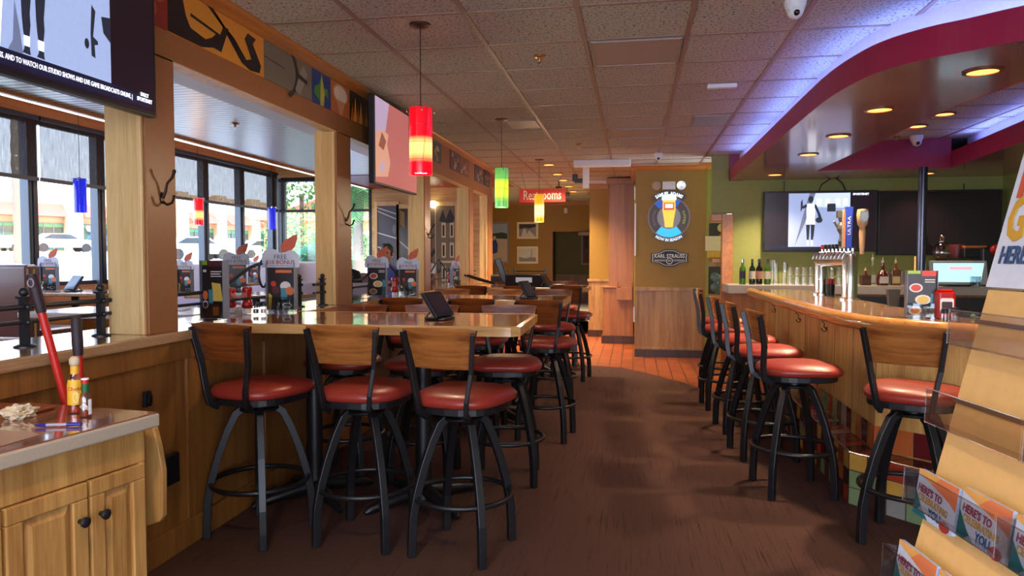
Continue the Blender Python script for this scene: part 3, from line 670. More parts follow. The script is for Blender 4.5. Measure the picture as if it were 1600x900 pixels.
# ================================================================== PENDANTS
def pendant(p, ztop, col, glow, label, zc, n='pendant_lamp', r=.065, L=.375, power=6, lit=True, group=None, g0=.26, g1=.52):
    root = empty(n, (p[0],p[1],ztop), label, 'lamp', group=group)
    gm = bpy.data.materials.get('glass_'+col[0])
    if not gm:
        gm = bpy.data.materials.new('glass_'+col[0]); gm.use_nodes = True; t = gm.node_tree; b = t.nodes['Principled BSDF']
        b.inputs['Base Color'].default_value = lin(col[1]); b.inputs['Roughness'].default_value = .12; b.inputs['Transmission Weight'].default_value = 0
        # the bulb's glow is painted as a brighter band into the shade's emission
        tc = t.nodes.new('ShaderNodeTexCoord'); s = t.nodes.new('ShaderNodeSeparateXYZ'); t.links.new(tc.outputs['Object'], s.inputs[0])
        mr = t.nodes.new('ShaderNodeMapRange'); mr.inputs[1].default_value = -L; mr.inputs[2].default_value = 0; t.links.new(s.outputs['Z'], mr.inputs[0])
        r_ = t.nodes.new('ShaderNodeValToRGB'); e = r_.color_ramp.elements; e[0].position = 0; e[0].color = lin(col[1]); e[1].position = 1; e[1].color = lin(tuple(v*.75 for v in col[1]))
        if glow:
            for pos, c in ((g0-.09,col[1]),(g0+.07,glow),(g1-.05,glow),(g1+.05,col[1])):
                q = e.new(pos); q.color = lin(c)
        t.links.new(mr.outputs[0], r_.inputs[0]); t.links.new(r_.outputs[0], b.inputs['Emission Color']); b.inputs['Emission Strength'].default_value = .9 if glow else .35
    mb = MB(); mb.lathe([(r,-L),(r+.001,-L*.6),(r+.001,-L*.3),(r,0),(r-.006,0),(r-.006,-L)],28); mb.f = mb.f; mb.build('glass_shade', gm, root, smooth=40)
    mb = MB()
    for z in (-L*.26,-L*.52,-L*.78): mb.tube([((r+.004)*math.cos(a),(r+.004)*math.sin(a),z) for a in [2*PI*i/24 for i in range(24)]], .0012, 4, closed=True)
    for k in range(3):
        a = 2*PI*k/3-1.2; mb.tube([((r+.004)*math.cos(a+.5*q/5),(r+.004)*math.sin(a+.5*q/5),-L*(1-q/5)) for q in range(6)], .0012, 4)
    mb.build('wire_wrap', BLACK, root)
    mb = MB()
    for k in range(4):
        a = PI/2*k+.4; mb.tube([(.0,0,.006),((r+.014)*math.cos(a),(r+.014)*math.sin(a),.006),((r+.014)*math.cos(a),(r+.014)*math.sin(a),-.02)], .003, 5); mb.ball(((r+.014)*math.cos(a),(r+.014)*math.sin(a),-.022),.006,8)
    mb.lathe([(0,-.07),(.02,-.07),(.02,.01),(.008,.02),(0,.02)],14); mb.build('holder', CHROME, root, smooth=40)
    mb = MB(); mb.tube([(0,0,.01),(0,0,zc-ztop)], .003, 5); mb.build('cord', BLACK, root)
    mb = MB(); mb.lathe([(0,zc-ztop-.022),(.02,zc-ztop-.022),(.062,zc-ztop-.01),(.062,zc-ztop),(0,zc-ztop)],24); mb.build('canopy', mat('bronze',(86,58,44),.35,metal=.6), root, smooth=40)
    if glow:
        mb = MB(); mb.ball((0,0,-L*.62),.03,14,sz=1.2); mb.build('bulb', emis('bulb_warm',(255,225,160),14), root, smooth=60)
        lamp('bulb_light','POINT',(0,0,-L-.03),power,(1,.78,.5),parent=root,shadow_soft_size=.05)
    return root
pendant((-1.21,4.0),2.275,('red',(214,6,22)),(255,196,110),'red glass cylinder pendant hanging over the nearest high table',CZ,power=10)
pendant((-1.26,6.83),2.28,('green',(84,146,66)),(176,208,44),'green glass cylinder pendant hanging over the second high table',CZ,power=8,g0=.24,g1=.70)
pendant((-1.27,9.7),2.28,('amber',(232,140,10)),(255,236,150),'amber glass cylinder pendant hanging before the restrooms sign',CZ,power=8,g0=.22,g1=.60)
pendant((-6.1,7.12),2.30,('blue',(20,32,200)),None,'blue glass pendant over the raised booths, left of the first post',3.30)
pendant((-6.1,9.33),2.26,('red',(214,6,22)),(255,196,110),'small red glass pendant hanging before the window shades',3.30,power=3)
pendant((-6.1,11.43),2.28,('blue',(20,32,200)),None,'blue glass pendant near the corner of the window wall',3.30)

# ================================================================== CEILING THINGS
def downlight(p, z, label, group, power=10, r=.075, spot=True):
    root = empty('recessed_downlight', (p[0],p[1],z), label, 'light', group=group)
    mb = MB(); mb.lathe([(r+.022,0),(r+.022,-.006),(r,-.009),(r,-.001)],28); mb.build('trim_ring', mat('downlight_ring',(120,84,60),.3,metal=.5), root, smooth=50)
    mb = MB(); mb.lathe([(0,-.004),(r,-.004)],24); mb.build('lens', emis('downlight_glow',(255,190,100),.8), root)
    if spot:
        l = lamp('lamp_light','SPOT',(0,0,-.02),power,(1,.76,.50),parent=root,spot_size=math.radians(120),spot_blend=.7,shadow_soft_size=.06)
for i, (x,y) in enumerate([(1.835,4.25),(1.626,5.22),(1.646,6.28),(1.656,7.35),(1.663,9.05)]):
    downlight((x,y), SZ-.001, ['round downlight in the plum soffit nearest the camera','second downlight along the edge of the plum soffit','third downlight along the edge of the plum soffit','fourth downlight along the edge of the plum soffit','last downlight in the soffit close to the green wall'][i], 'downlights in the bar soffit', 85)
downlight((3.4,9.2),SZ-.001,'downlight in the soffit at the far right above the dark television','downlights in the bar soffit',25)
q = onz(1476,178,CZ-.008)
downlight((q.x,q.y),CZ-.008,'downlight in the recess ceiling, nearer and further right of the pair','downlights in the bar recess',25)
q = onz(1434,197,CZ-.008)
downlight((q.x,q.y),CZ-.008,'downlight in the recess ceiling, left and farther of the pair','downlights in the bar recess',25)
for i, y in enumerate([10.22,11.4,12.3,13.37,14.41]):
    downlight((-1.2,y), CZ-.001, '%s downlight from the camera in the row before the restrooms' % ['first','second','third','fourth','fifth'][i], 'downlights in the passage ceiling', 170)
downlight((1.24,11.0),CZ-.001,'single downlight in the ceiling between olive pillar and green wall','downlights by the doorway',110)
# added downlights, out of view over and behind the camera, to brighten the room
for x, y in ((-1.0,.9),(1.2,1.0),(-.3,-.9)): downlight((x,y),CZ-.001,'added unseen downlight in the tiled ceiling, brightening the room','added downlights out of view',60)
def vent(p, sx, sy, label, slats, name='air_vent', col=(164,154,146)):
    root = empty(name, (p[0],p[1],CZ), label, 'vent'); m_ = mat(name+'_metal',col,.5)
    mb = MB(); mb.box((-sx/2,-sy/2,-.008),(sx/2,sy/2,0)); mb.build('plate', m_, root)
    mb = MB()
    if slats:
        for k in range(slats): y = -sy/2+.03+(sy-.06)*k/(slats-1); mb.box((-sx/2+.02,y-.006,-.016),(sx/2-.02,y+.006,-.008))
    mb.box((-sx/2,-sy/2,-.013),(sx/2,-sy/2+.012,-.008)); mb.box((-sx/2,sy/2-.012,-.013),(sx/2,sy/2,-.008)); mb.box((-sx/2,-sy/2,-.013),(-sx/2+.012,sy/2,-.008)); mb.box((sx/2-.012,-sy/2,-.013),(sx/2,sy/2,-.008))
    mb.build('frame', m_, root)
vent((0.005,4.76),.56,.56,'grey smudged return air panel in the ceiling nearest the camera',0,'return_air_panel')
vent((0.03,7.8),.56,.56,'farther grey smudged return air panel in the ceiling',0,'return_air_panel')
vent((-1.09,7.1),.30,.40,'small blank grey panel in the ceiling left of the green pendant',0,'access_panel')
vent((.72,7.2),.36,.50,'slatted air vent in the ceiling near the violet glow',9)
def sprinkler(p, z, label):
    root = empty('sprinkler_head', (p[0],p[1],z), label, 'sprinkler')
    mb = MB(); mb.lathe([(0,0),(.04,0),(.036,-.01),(.012,-.014),(.010,-.035),(0,-.035)],18); mb.build('escutcheon', mat('brass',(170,120,60),.3,metal=.8), root, smooth=40)
    mb = MB(); mb.lathe([(0,-.052),(.017,-.050),(.017,-.047),(0,-.047)],12); mb.tube([(.01,0,-.03),(.014,0,-.048)],.0025,5); mb.tube([(-.01,0,-.03),(-.014,0,-.048)],.0025,5); mb.build('deflector', CHROME, root)
sprinkler((-.62,4.74),CZ,'sprinkler head in the ceiling above the nearest table'); sprinkler((-.64,8.45),CZ,'farther sprinkler head in the tiled ceiling'); q = onz(1401,213,CZ); sprinkler((q.x,q.y),CZ,'sprinkler head by the dome camera in the bar soffit')
p = (-3.9,6.6); sprinkler(p,CZ,'sprinkler with bright ring in the white slatted ceiling')
def dome(p, z, label, s=1.0):
    root = empty('dome_camera', (p[0],p[1],z), label, 'security camera')
    mb = MB(); mb.lathe([(0,0),(.055*s,0),(.055*s,-.02*s),(.045*s,-.05*s),(0,-.05*s)],24); mb.build('housing', WHITEP, root, smooth=40)
    mb = MB(); mb.ball((0,-.008,-.055*s),.042*s,18); mb.build('eyeball', WHITEP, root, smooth=60)
    mb = MB(); mb.ball((0,-.034*s,-.070*s),.018*s,12); mb.build('lens', DARK_SCREEN, root, smooth=60)
dome((.815,3.96),CZ,'white dome security camera at the top edge of the ceiling')
dome((.30,9.35),CZ,'white dome security camera before the olive pillar')
q = onz(1432,212,CZ)
dome((q.x,q.y),CZ,'white dome security camera under the bar soffit',1.2)
mb = MB(); mb.box((-.11,-.03,-.035),(.11,.03,0)); o = mb.build('motion_sensor', WHITEP, bevel=.01, loc=(.657,5.73,CZ)); tag(o,'small white oblong device on the ceiling right of centre','sensor')
mb = MB(); mb.lathe([(0,0),(.17,0),(.17,-.006),(.16,-.01),(0,-.01)],32); mb.build('ceiling_speaker', mat('speaker_grille',(176,160,150),.6), loc=(.07,8.9,CZ)); tag(bpy.data.objects['ceiling_speaker'],'round flat speaker in the tiled ceiling before the pillar','speaker')
# projector mount and trunking by the pillar
root = empty('ceiling_mount', (-.68,10.3,CZ), 'white pole mount with black device hanging before the passage', 'mount')
mb = MB(); mb.box((-.045,-.03,-.34),(.045,.03,0)); mb.build('pole', WHITEP, root, bevel=.004); mb = MB(); mb.box((-.11,-.06,-.012),(.11,.06,0)); mb.build('plate', mat('beige_metal',(200,180,150),.5), root)
mb = MB(); mb.box((-.16,-.04,-.26),(-.045,.04,-.20)); mb.box((-.19,-.05,-.24),(-.12,.05,-.14)); mb.build('black_device', PLASTIC_BLK, root, bevel=.004)
mb = MB(); mb.box((-.82,9.8,2.66),(-.05,9.95,CZ-.001)); tag(mb.build('fluorescent_fixture', WHITEP, bevel=.01), 'white ceiling fixture running up to the olive pillar', 'light fixture')
for i,(px,py,y) in enumerate(((795,249,10.6),(873,294,12.5),(886,303,13.6))):
    p = ony(px,py,y); root = empty('track_camera', (p.x,p.y,CZ), ['small black ceiling camera above the green pendant','small black ceiling camera over the restrooms sign','small black ceiling camera right of the restrooms sign'][i], 'security camera')
    mb = MB(); mb.tube([(0,0,0),(0,0,p.z-CZ+.02)],.008,6); mb.build('stem', BLACK, root); mb = MB(); mb.box((-.05,-.05,p.z-CZ-.03),(.05,.05,p.z-CZ+.03)); mb.build('body', PLASTIC_BLK, root, bevel=.008)
# light tube in the raised room's cove
mb = MB(); mb.tube([(-4.985,-1.5,2.735),(-4.985,12.9,2.735)], .018, 8); o = mb.build('tube_light', emis('tube_white',(255,250,245),3.0)); tag(o,'long white light tube along the edge of the slatted ceiling','light')
for y in (3.5,7,10.5): lamp('tube_glow','AREA',(-5.12,y,2.9),14,(1,.97,.92),(0,0,0),shape='RECTANGLE',size=.08,size_y=3.2)
# restrooms sign
c = far(847,10.9,0); y = 10.75; A = ony(811,295,y); B = ony(884,300,y); w_ = B.x-A.x
root = empty('restrooms_sign', ((A.x+B.x)/2,y,2.46), 'red hanging sign reading Restrooms in white letters', 'sign', math.radians(-4))
zt = ony(847,295,y).z-2.46; zb = ony(847,316,y).z-2.46
mb = MB(); mb.box((-w_/2,-.01,zb),(w_/2,.01,zt)); mb.build('panel', mat('sign_red',(190,52,40),.4,emit=(190,52,40),estr=.12), root, bevel=.004)
text('lettering','Restrooms',.20,frame((0,-.012,(zt+zb)/2),(1,0,0),(0,0,1)),mat('sign_cream',(240,226,200),.5),root,sx=.66,bold=.002)
mb = MB(); mb.tube([(-w_/2+.1,0,zt),(-w_/2+.02,0,CZ-2.46)],.003,5); mb.tube([(w_/2-.1,0,zt),(w_/2-.06,0,CZ-2.46)],.003,5); mb.build('hanging_wires', STEEL, root)

# ================================================================== TELEVISIONS
def u3(o,u,v): return (Vector(o),Vector(u),Vector(v))
# big screen above the first post, facing the aisle
root = empty('television', (-2.06,2.0,2.03), 'large television top left showing a black and white photo and a caption line', 'television')
tilt = 0.03
mb = MB(); mb.box((-.045,-.9,0),(.0,.86,.66)); mb.build('casing', PLASTIC_BLK, root, bevel=.006)
O = (0.002,-.9,0); U = (0,1,0); V = (0,0,1)
SKY_ = mat('screen_grey_blue',(146,160,196),.3,emit=(150,168,210),estr=.45); SDK = mat('screen_black',(24,14,20),.25,emit=(40,24,34),estr=.2); SNV = mat('screen_navy',(22,18,44),.3,emit=(22,20,50),estr=.35)
SWH = mat('screen_white',(225,232,246),.3,emit=(225,232,246),estr=.9); SMD = mat('screen_mid',(92,100,128),.3,emit=(92,100,128),estr=.55); SBK = mat('screen_figure',(30,32,44),.3,emit=(34,36,50),estr=.5)
mb = MB(); mb.poly([(.02,.02),(1.74,.02),(1.74,.64),(.02,.64)],O,U,V,0,0); mb.poly([(.02,.085),(1.48,.085),(1.48,.64),(.02,.64)],O,U,V,.001,1)
mb.poly([(.02,.03),(1.48,.03),(1.72,.035),(1.72,.075),(1.48,.085),(.02,.085)],O,U,V,.0005,5)
mb.poly([(.02,.085),(.97,.085),(.99,.3),(1.02,.64),(.02,.64)],O,U,V,.0015,4)
mb.poly([(1.00,.085),(1.06,.085),(1.05,.16),(1.03,.26),(1.02,.12)],O,U,V,.002,2)
for x0,m_ in ((1.075,2),(1.135,3)):
    mb.poly([(x0-.018,.090),(x0+.016,.088),(x0+.014,.10),(x0+.011,.14),(x0+.018,.19),(x0+.016,.23),(x0+.024,.30),(x0+.03,.40),(x0+.03,.64),(x0-.026,.64),(x0-.026,.40),(x0-.02,.30),(x0-.018,.22),(x0-.014,.17),(x0-.008,.13),(x0-.01,.105)],O,U,V,.003,3)
    mb.poly([(x0-.011,.115),(x0+.012,.115),(x0+.014,.15),(x0-.012,.15)],O,U,V,.004,4)
mb.poly([(1.375,.165),(1.395,.16),(1.392,.21),(1.41,.215),(1.41,.228),(1.385,.24),(1.40,.34),(1.38,.36),(1.372,.25)],O,U,V,.003,3); mb.poly(circ(1.352,.205,.012,10,ry=.02),O,U,V,.003,3)
mb.poly([(1.44,.27),(1.48,.24),(1.48,.34),(1.43,.33)],O,U,V,.003,3)
mb.build('screen', [SDK,SKY_,SMD,SBK,SWH,SNV], root)
text('caption','SS. AND TO WATCH OUR STUDIO SHOWS AND LIVE GAME BROADCASTS ONLINE, |',.0262,frame((.005,.70,.058),(0,1,0),(0,0,1)),SWH,root,extrude=.0005,align='RIGHT',sx=.635,bold=0)
text('channel_mark','BALLY\nSPORTSNET',.022,frame((.005,.775,.070),(0,1,0),(0,0,1)),SWH,root,extrude=.0005,sx=.8,bold=.0004)
mb = MB(); mb.box((-.11,-.2,.2),(-.045,.2,.5)); mb.build('wall_bracket', BLACK, root)
# second screen on the divider, pinkish picture
root = empty('television', (-2.0,5.87,2.0), 'television on the divider with a dim pinkish picture, behind the red pendant', 'television'); 
mb = MB(); mb.box((-.03,-.55,0),(.02,.55,.69)); mb.build('casing', PLASTIC_BLK, root, bevel=.006)
O = (.021,-.55,0)
cols_ = [mat('screen_rose',(176,104,100),.2,emit=(170,98,94),estr=.42),mat('screen_lilac',(170,150,176),.2,emit=(168,150,178),estr=.45),mat('screen_peach',(190,140,120),.2,emit=(190,140,118),estr=.5),mat('screen_brown',(140,84,70),.2,emit=(140,84,70),estr=.4)]
mb = MB(); mb.poly([(.015,.015),(1.085,.015),(1.085,.675),(.015,.675)],O,U,V,0,0); mb.poly([(.015,.38),(.25,.44),(.34,.675),(.015,.675)],O,U,V,.001,1)
mb.poly([(.015,.05),(.3,.08),(.36,.2),(.28,.34),(.32,.42),(.2,.44),(.015,.40)],O,U,V,.0015,2); mb.poly([(.08,.30),(.2,.28),(.26,.36),(.16,.42)],O,U,V,.002,3); mb.poly([(.1,.1),(.22,.12),(.2,.22)],O,U,V,.002,1)
mb.build('screen', cols_, root); mb = MB(); mb.box((-.12,-.15,.2),(-.03,.15,.5)); mb.build('wall_bracket', BLACK, root)
# two screens on the green wall
def tv_wall(x0,x1,z0,z1,label):
    root = empty('television', ((x0+x1)/2,9.57,z0), label, 'television'); w2 = (x1-x0)/2; h = z1-z0
    mb = MB(); mb.box((-w2,-.02,0),(w2,.04,h)); mb.build('casing', PLASTIC_BLK, root, bevel=.005); mb = MB(); mb.box((-.2,.04,h*.3),(.2,.10,h*.7)); mb.build('wall_bracket', BLACK, root); return root, w2, h
root, w2, h = tv_wall(1.625,2.978,1.50,2.262,'television on the green wall showing a black and white basketball player'); O = (-w2,-.021,0); U=(1,0,0); V=(0,0,1)
mb = MB(); W2 = 2*w2; mb.poly([(.02,.02),(W2-.02,.02),(W2-.02,h-.02),(.02,h-.02)],O,U,V,0,0); xl, xr_ = .30,1.03
mb.poly([(.09,.025),(W2-.25,.025),(W2-.25,.075),(.09,.075)],O,U,V,.0008,5)
mb.poly([(xl,.06),(xr_,.06),(xr_,h-.03),(xl,h-.03)],O,U,V,.001,1)
mb.poly([(xl+.08,.07),(.52,.42),(.62,h-.03),(xl+.25,h-.03),(xl+.16,.4)],O,U,V,.0015,2)
mb.poly([(.56,h-.03),(xr_,h-.03),(xr_,.54),(.60,.56)],O,U,V,.0012,6)
for wx in (.64,.74,.86,.95): mb.poly([(wx,.58),(wx+.05,.58),(wx+.05,.66),(wx,.66)],O,U,V,.002,4)
mb.poly([(.76,.50),(.86,.50),(.86,.60),(.76,.60)],O,U,V,.0022,3)
# player: head, vest, arms, legs
mb.poly(circ(.565,.655,.032,12,ry=.042),O,U,V,.003,3); mb.poly([(.52,.60),(.61,.60),(.62,.52),(.61,.40),(.52,.40),(.515,.52)],O,U,V,.003,4)
mb.poly([(.52,.60),(.49,.585),(.445,.50),(.445,.62),(.465,.66),(.47,.57),(.475,.535),(.50,.55),(.52,.56)],O,U,V,.0032,3)
mb.poly([(.61,.60),(.63,.585),(.68,.47),(.70,.41),(.66,.42),(.645,.48),(.61,.55)],O,U,V,.0032,3); mb.poly(circ(.665,.395,.042,12,ry=.036),O,U,V,.0034,3)
mb.poly([(.515,.41),(.61,.41),(.62,.34),(.575,.34),(.565,.36),(.555,.34),(.51,.34)],O,U,V,.0035,4)
mb.poly([(.512,.345),(.558,.345),(.55,.20),(.545,.13),(.525,.13),(.52,.21)],O,U,V,.003,3); mb.poly([(.568,.345),(.617,.345),(.605,.20),(.592,.13),(.572,.13),(.572,.21)],O,U,V,.003,3)
for lx in (.535,.583): mb.poly([(lx-.012,.08),(lx+.014,.08),(lx+.01,.145),(lx-.01,.145)],O,U,V,.0036,4)
mb.build('screen', [SDK,SKY_,SMD,SBK,SWH,SNV,mat('screen_pale',(170,184,214),.3,emit=(172,186,216),estr=.7)], root)
text('channel_mark','SPORTSNET',.035,frame((w2-.20,-.025,h-.05),(1,0,0),(0,0,1)),SWH,root,extrude=.0005,bold=.001)
mb = MB()
for pts in ([(-.42,.05,h),(-.42,.05,h+.14)],[(.0,.05,h),(.03,.06,h+.08),(.14,.06,h+.16)],[(.32,.05,h),(.28,.06,h+.1),(.2,.06,h+.16)]): mb.tube(pts,.007,6)
mb.build('cables', BLACK, root)
root, w2, h = tv_wall(2.985,4.38,1.455,2.25,'dark switched-off television right of the lit one, behind the steel post')
mb = MB(); mb.poly([(.02,.02),(2*w2-.02,.02),(2*w2-.02,h-.02),(.02,h-.02)],(-w2,-.021,0),U,V,0,0); mb.build('screen', DARK_SCREEN, root); mb = MB(); mb.tube([(.3,.06,h),(.3,.06,h+.08)],.008,6); mb.build('cable', BLACK, root)

# ================================================================== SIGNS ON THE OLIVE PILLAR
def onp(px, py): q = ony(px,py,10.42); return q
c = onp(1045,340); root = empty('round_beer_sign', (c.x,10.45,c.z), 'round lit beer sign with a glowing glass of beer and blue segments', 'sign'); R = (onp(1078,340).x-onp(1011,340).x)/2
BR = mat('sign_bronze',(86,70,66),.4); LIT = mat('sign_white_lit',(225,240,250),.4,emit=(215,238,255),estr=.55)
O = (0,-.05,0); mb = MB()
mb.poly(circ(0,0,R,40),O,U,V,0,0,th=.05); mb.poly(circ(0,0,R*.93,40),O,U,V,.002,1); mb.poly(circ(0,0,R*.55,30),O,U,V,.005,2)
mb.build('disc', [mat('sign_rim',(150,128,120),.35),BR,mat('sign_grey',(120,118,124),.4,emit=(120,118,124),estr=.25)], root)
def ringseg(r0,r1,a0,a1,n=14): return [(r0*math.cos(a0+(a1-a0)*i/n),r0*math.sin(a0+(a1-a0)*i/n)) for i in range(n+1)]+[(r1*math.cos(a1-(a1-a0)*i/n),r1*math.sin(a1-(a1-a0)*i/n)) for i in range(n+1)]
BSM = [mat('sign_blue',(26,130,220),.4,emit=(30,140,235),estr=.9),mat('sign_deep_blue',(30,70,160),.4,emit=(30,70,160),estr=.5)]
for r0_,a0_,a1_,mi_ in ((.55,1.28,1.72,0),(.6,.30,.42,1),(.6,.62,.76,1)):
    mb = MB(); mb.poly(ringseg(R*r0_,R*.93,PI*a0_,PI*a1_),O,U,V,.006,mi_); mb.build('blue_segment', BSM, root)
zo = .0
mb = MB(); mb.poly(ringseg(R*1.02,R*1.30,PI*.28,PI*.72),O,U,V,.01,0,th=.03); mb.build('banner', BR, root); mb = MB(); mb.poly(ringseg(R*1.0,R*1.16,PI*1.26,PI*1.74),O,U,V,.01,0,th=.03); mb.build('lower_banner', BR, root)
text('lettering','SAMUEL ADAMS',.066,frame((0,-.063,0),(1,0,0),(0,0,1)),LIT,root,arc=R*1.13,sx=.82,bold=.002)
text('lettering','NOW IN SEASON',.054,frame((0,-.063,0),(1,0,0),(0,0,1)),LIT,root,arc=R*1.08,sx=.9,up=False,bold=.001)
text('lettering','SEASONAL',.05,frame((0,-.058,0),(0,1,0),(-1,0,0)) @ Matrix.Identity(4) if False else frame((0,-.058,0),(math.cos(PI/2),0,math.sin(PI/2)),(-math.sin(PI/2),0,math.cos(PI/2))),mat('sign_dull',(170,150,150),.5),root,arc=R*.72,extrude=.001)
text('lettering','SUMMER',.05,frame((0,-.058,0),(0,0,-1),(1,0,0)),mat('sign_lime',(160,170,90),.5,emit=(150,160,80),estr=.3),root,arc=R*.72,extrude=.001)
bw = R*.22; mb = MB()
mb.poly([(-bw*.8,-R*.46),(bw*.8,-R*.46),(bw*1.0,-R*.1),(bw*1.35,R*.35),(bw*1.3,R*.9),(-bw*1.3,R*.9),(-bw*1.35,R*.35),(-bw*1.0,-R*.1)],O,U,V,.02,0,th=.015)
mb.poly([(-bw*1.5,R*.82),(bw*1.5,R*.82),(bw*1.5,R*1.05),(bw*.6,R*1.1),(-bw*.7,R*1.08),(-bw*1.5,R*1.03)],O,U,V,.022,1,th=.015); mb.poly([(-bw*1.1,R*.35),(bw*1.1,R*.35),(bw*1.1,R*.7),(-bw*1.1,R*.7)],O,U,V,.023,2); mb.poly([(-bw*.8,R*.45),(bw*.8,R*.45),(bw*.8,R*.64),(-bw*.8,R*.64)],O,U,V,.024,3)
mb.build('beer_glass', [mat('sign_beer',(240,140,40),.4,emit=(245,150,50),estr=.95),mat('sign_foam',(225,235,215),.4,emit=(225,235,215),estr=.9),mat('sign_orange',(206,70,30),.4,emit=(206,70,30),estr=.6),LIT], root)
c = onp(1046,403); root = empty('brewery_sign', (c.x,10.45,c.z), 'black and white badge shaped brewery sign below the round lit sign', 'sign')
w2 = (onp(1076,403).x-onp(1017,403).x)/2; hh = (onp(1046,390).z-onp(1046,417).z)/2
def badge(w2,hh): 
    return [(-w2,-hh*.5),(-w2*.6,-hh*.6),(-w2*.25,-hh),(w2*.25,-hh),(w2*.6,-hh*.6),(w2,-hh*.5),(w2*.97,0),(w2,hh*.5),(w2*.6,hh*.6),(w2*.25,hh),(-w2*.25,hh),(-w2*.6,hh*.6),(-w2,hh*.5),(-w2*.97,0)]
O = (0,-.03,0); mb = MB(); mb.poly(badge(w2,hh),O,U,V,0,0,th=.03); mb.poly(badge(w2*.93,hh*.88),O,U,V,.001,1); mb.poly(badge(w2*.88,hh*.80),O,U,V,.002,0); mb.poly([(-w2*.8,-hh*.45),(w2*.8,-hh*.45),(w2*.84,-hh*.1),(-w2*.84,-hh*.1)],O,U,V,.003,2); mb.poly(circ(0,-hh*.35,hh*.38,20),O,U,V,.004,1); mb.poly(circ(0,-hh*.35,hh*.28,20),O,U,V,.005,0); mb.build('board', [BLACKF,mat('sign_silver',(210,210,205),.4),mat('sign_dark_grey',(60,58,56),.5)], root)
text('lettering','KARL STRAUSS',.074,frame((0,-.034,hh*.2),(1,0,0),(0,0,1)),WHITE,root,sx=.86,bold=.0015)
text('lettering','BREWING',.035,frame((-w2*.5,-.036,-hh*.3),(1,0,0),(0,0,1)),WHITE,root); text('lettering','COMPANY',.035,frame((w2*.5,-.036,-hh*.3),(1,0,0),(0,0,1)),WHITE,root)
text('numeral','89',.04,frame((0,-.037,-hh*.35),(1,0,0),(0,0,1)),WHITE,root)
c = onp(1045,290); root = empty('emergency_light', (c.x,10.45,c.z), 'white two-headed emergency light above the round beer sign', 'light')
mb = MB(); mb.box((-.09,-.07,-.055),(.09,0,.055)); mb.box((.04,-.075,.0),(.075,-.07,.03)); mb.build('box', WHITEP, root, bevel=.01)
for s_ in (-1,1):
    mb = MB(); mb.M = Matrix.Translation((s_*.17,-.04,.0)) @ Matrix.Rotation(PI/2+.1,4,'X'); mb.lathe([(0,-.03),(.04,-.03),(.062,.02),(.062,.03),(0,.034)],20); mb.build('lamp_head', STEEL if s_ > 0 else mat('tan_plastic',(170,140,110),.4), root, smooth=40)

# ================================================================== PICTURES
def picture(p0, p1, y, label, fr, bg_, shapes, mats_):
    A = ony(p0[0],p0[1],y); B = ony(p1[0],p1[1],y); w_, h_ = B.x-A.x, A.z-B.z
    root = empty('framed_picture', (A.x,y,B.z), label, 'picture'); mb = MB(); t = .05
    mb.box((0,-.03,0),(w_,-.0,t)); mb.box((0,-.03,h_-t),(w_,0,h_)); mb.box((0,-.03,t),(t,0,h_-t)); mb.box((w_-t,-.03,t),(w_,0,h_-t)); mb.build('frame', fr, root, bevel=.004)
    mb = MB(); O = (t,-.012,t); W, H_ = w_-2*t, h_-2*t; mb.poly([(0,0),(W,0),(W,H_),(0,H_)],O,(1,0,0),(0,0,1),0,0)
    for k, (mi, pts) in enumerate(shapes): mb.poly([(x*W,y_*H_) for x,y_ in pts],O,(1,0,0),(0,0,1),.001*(k+1),mi)
    mb.build('print', [bg_]+mats_, root)
CRM = mat('cream_frame',(236,226,200),.5); GY = mat('photo_grey',(150,150,146),.6); DG = mat('photo_dark',(60,54,54),.6); PL = mat('photo_pale',(214,216,208),.6)
picture((808,347),(841,373),16.88,'upper small framed black and white photo on the back wall',CRM,GY,[(1,[(0,.6),(.3,.7),(.6,.65),(1,.8),(1,1),(0,1)]),(2,[(.15,.15),(.25,.6),(.4,.6),(.45,.2),(.6,.5),(.9,.1),(.9,0),(.1,0)])],[DG,PL])
picture((808,385),(841,412),16.88,'lower small framed photo on the back wall, crowd and arch',CRM,PL,[(1,[(0,0),(1,0),(1,.3),(.7,.35),(.4,.25),(0,.35)]),(1,[(.66,.3),(.7,.3),(.78,.6),(.74,.95),(.70,.95),(.73,.6)])],[GY,DG])
picture((764,347),(796,412),16.88,'tall framed poster of a player in blue on the back wall',mat('grey_frame',(150,140,138),.5),mat('sand_field',(200,190,170),.6),[(1,[(0,.7),(1,.7),(1,1),(0,1)]),(2,[(0,.62),(1,.6),(1,.74),(.7,.78),(0,.74)]),(3,[(.1,.2),(.4,.25),(.42,.45),(.3,.6),(.1,.55),(.05,.4)]),(4,[(.15,.6),(.3,.6),(.3,.68),(.15,.68)])],[mat('photo_sky',(150,180,205),.6),mat('photo_trees',(50,70,60),.6),mat('photo_blue',(40,70,150),.6),PL])
picture((908,363),(924,414),18.1,'tall framed picture inside the dark passage',mat('grey_frame',(150,140,138),.5),mat('photo_maroon',(110,60,54),.6),[(1,[(.2,.5),(.8,.5),(.8,.9),(.2,.9)])],[DG])
mb = MB(); c = ony(884,329,16.85); mb.box((-.04,-.03,-.06),(.04,.04,.06)); tag(mb.build('wall_alarm', WHITEP, bevel=.008, loc=(c.x,16.86,c.z)),'small white alarm box on the back wall under the sign','alarm')
c = ony(914,365,16.8); mb = MB(); mb.box((-.14,-.05,-.04),(.12,.04,.04)); mb.ball((-.1,-.05,0),.04); tag(mb.build('exit_lamp', mat('tan_plastic',(170,140,110),.4), loc=(c.x-.02,16.86,c.z)),'small tan lamp fixture at the top corner of the passage opening','light')
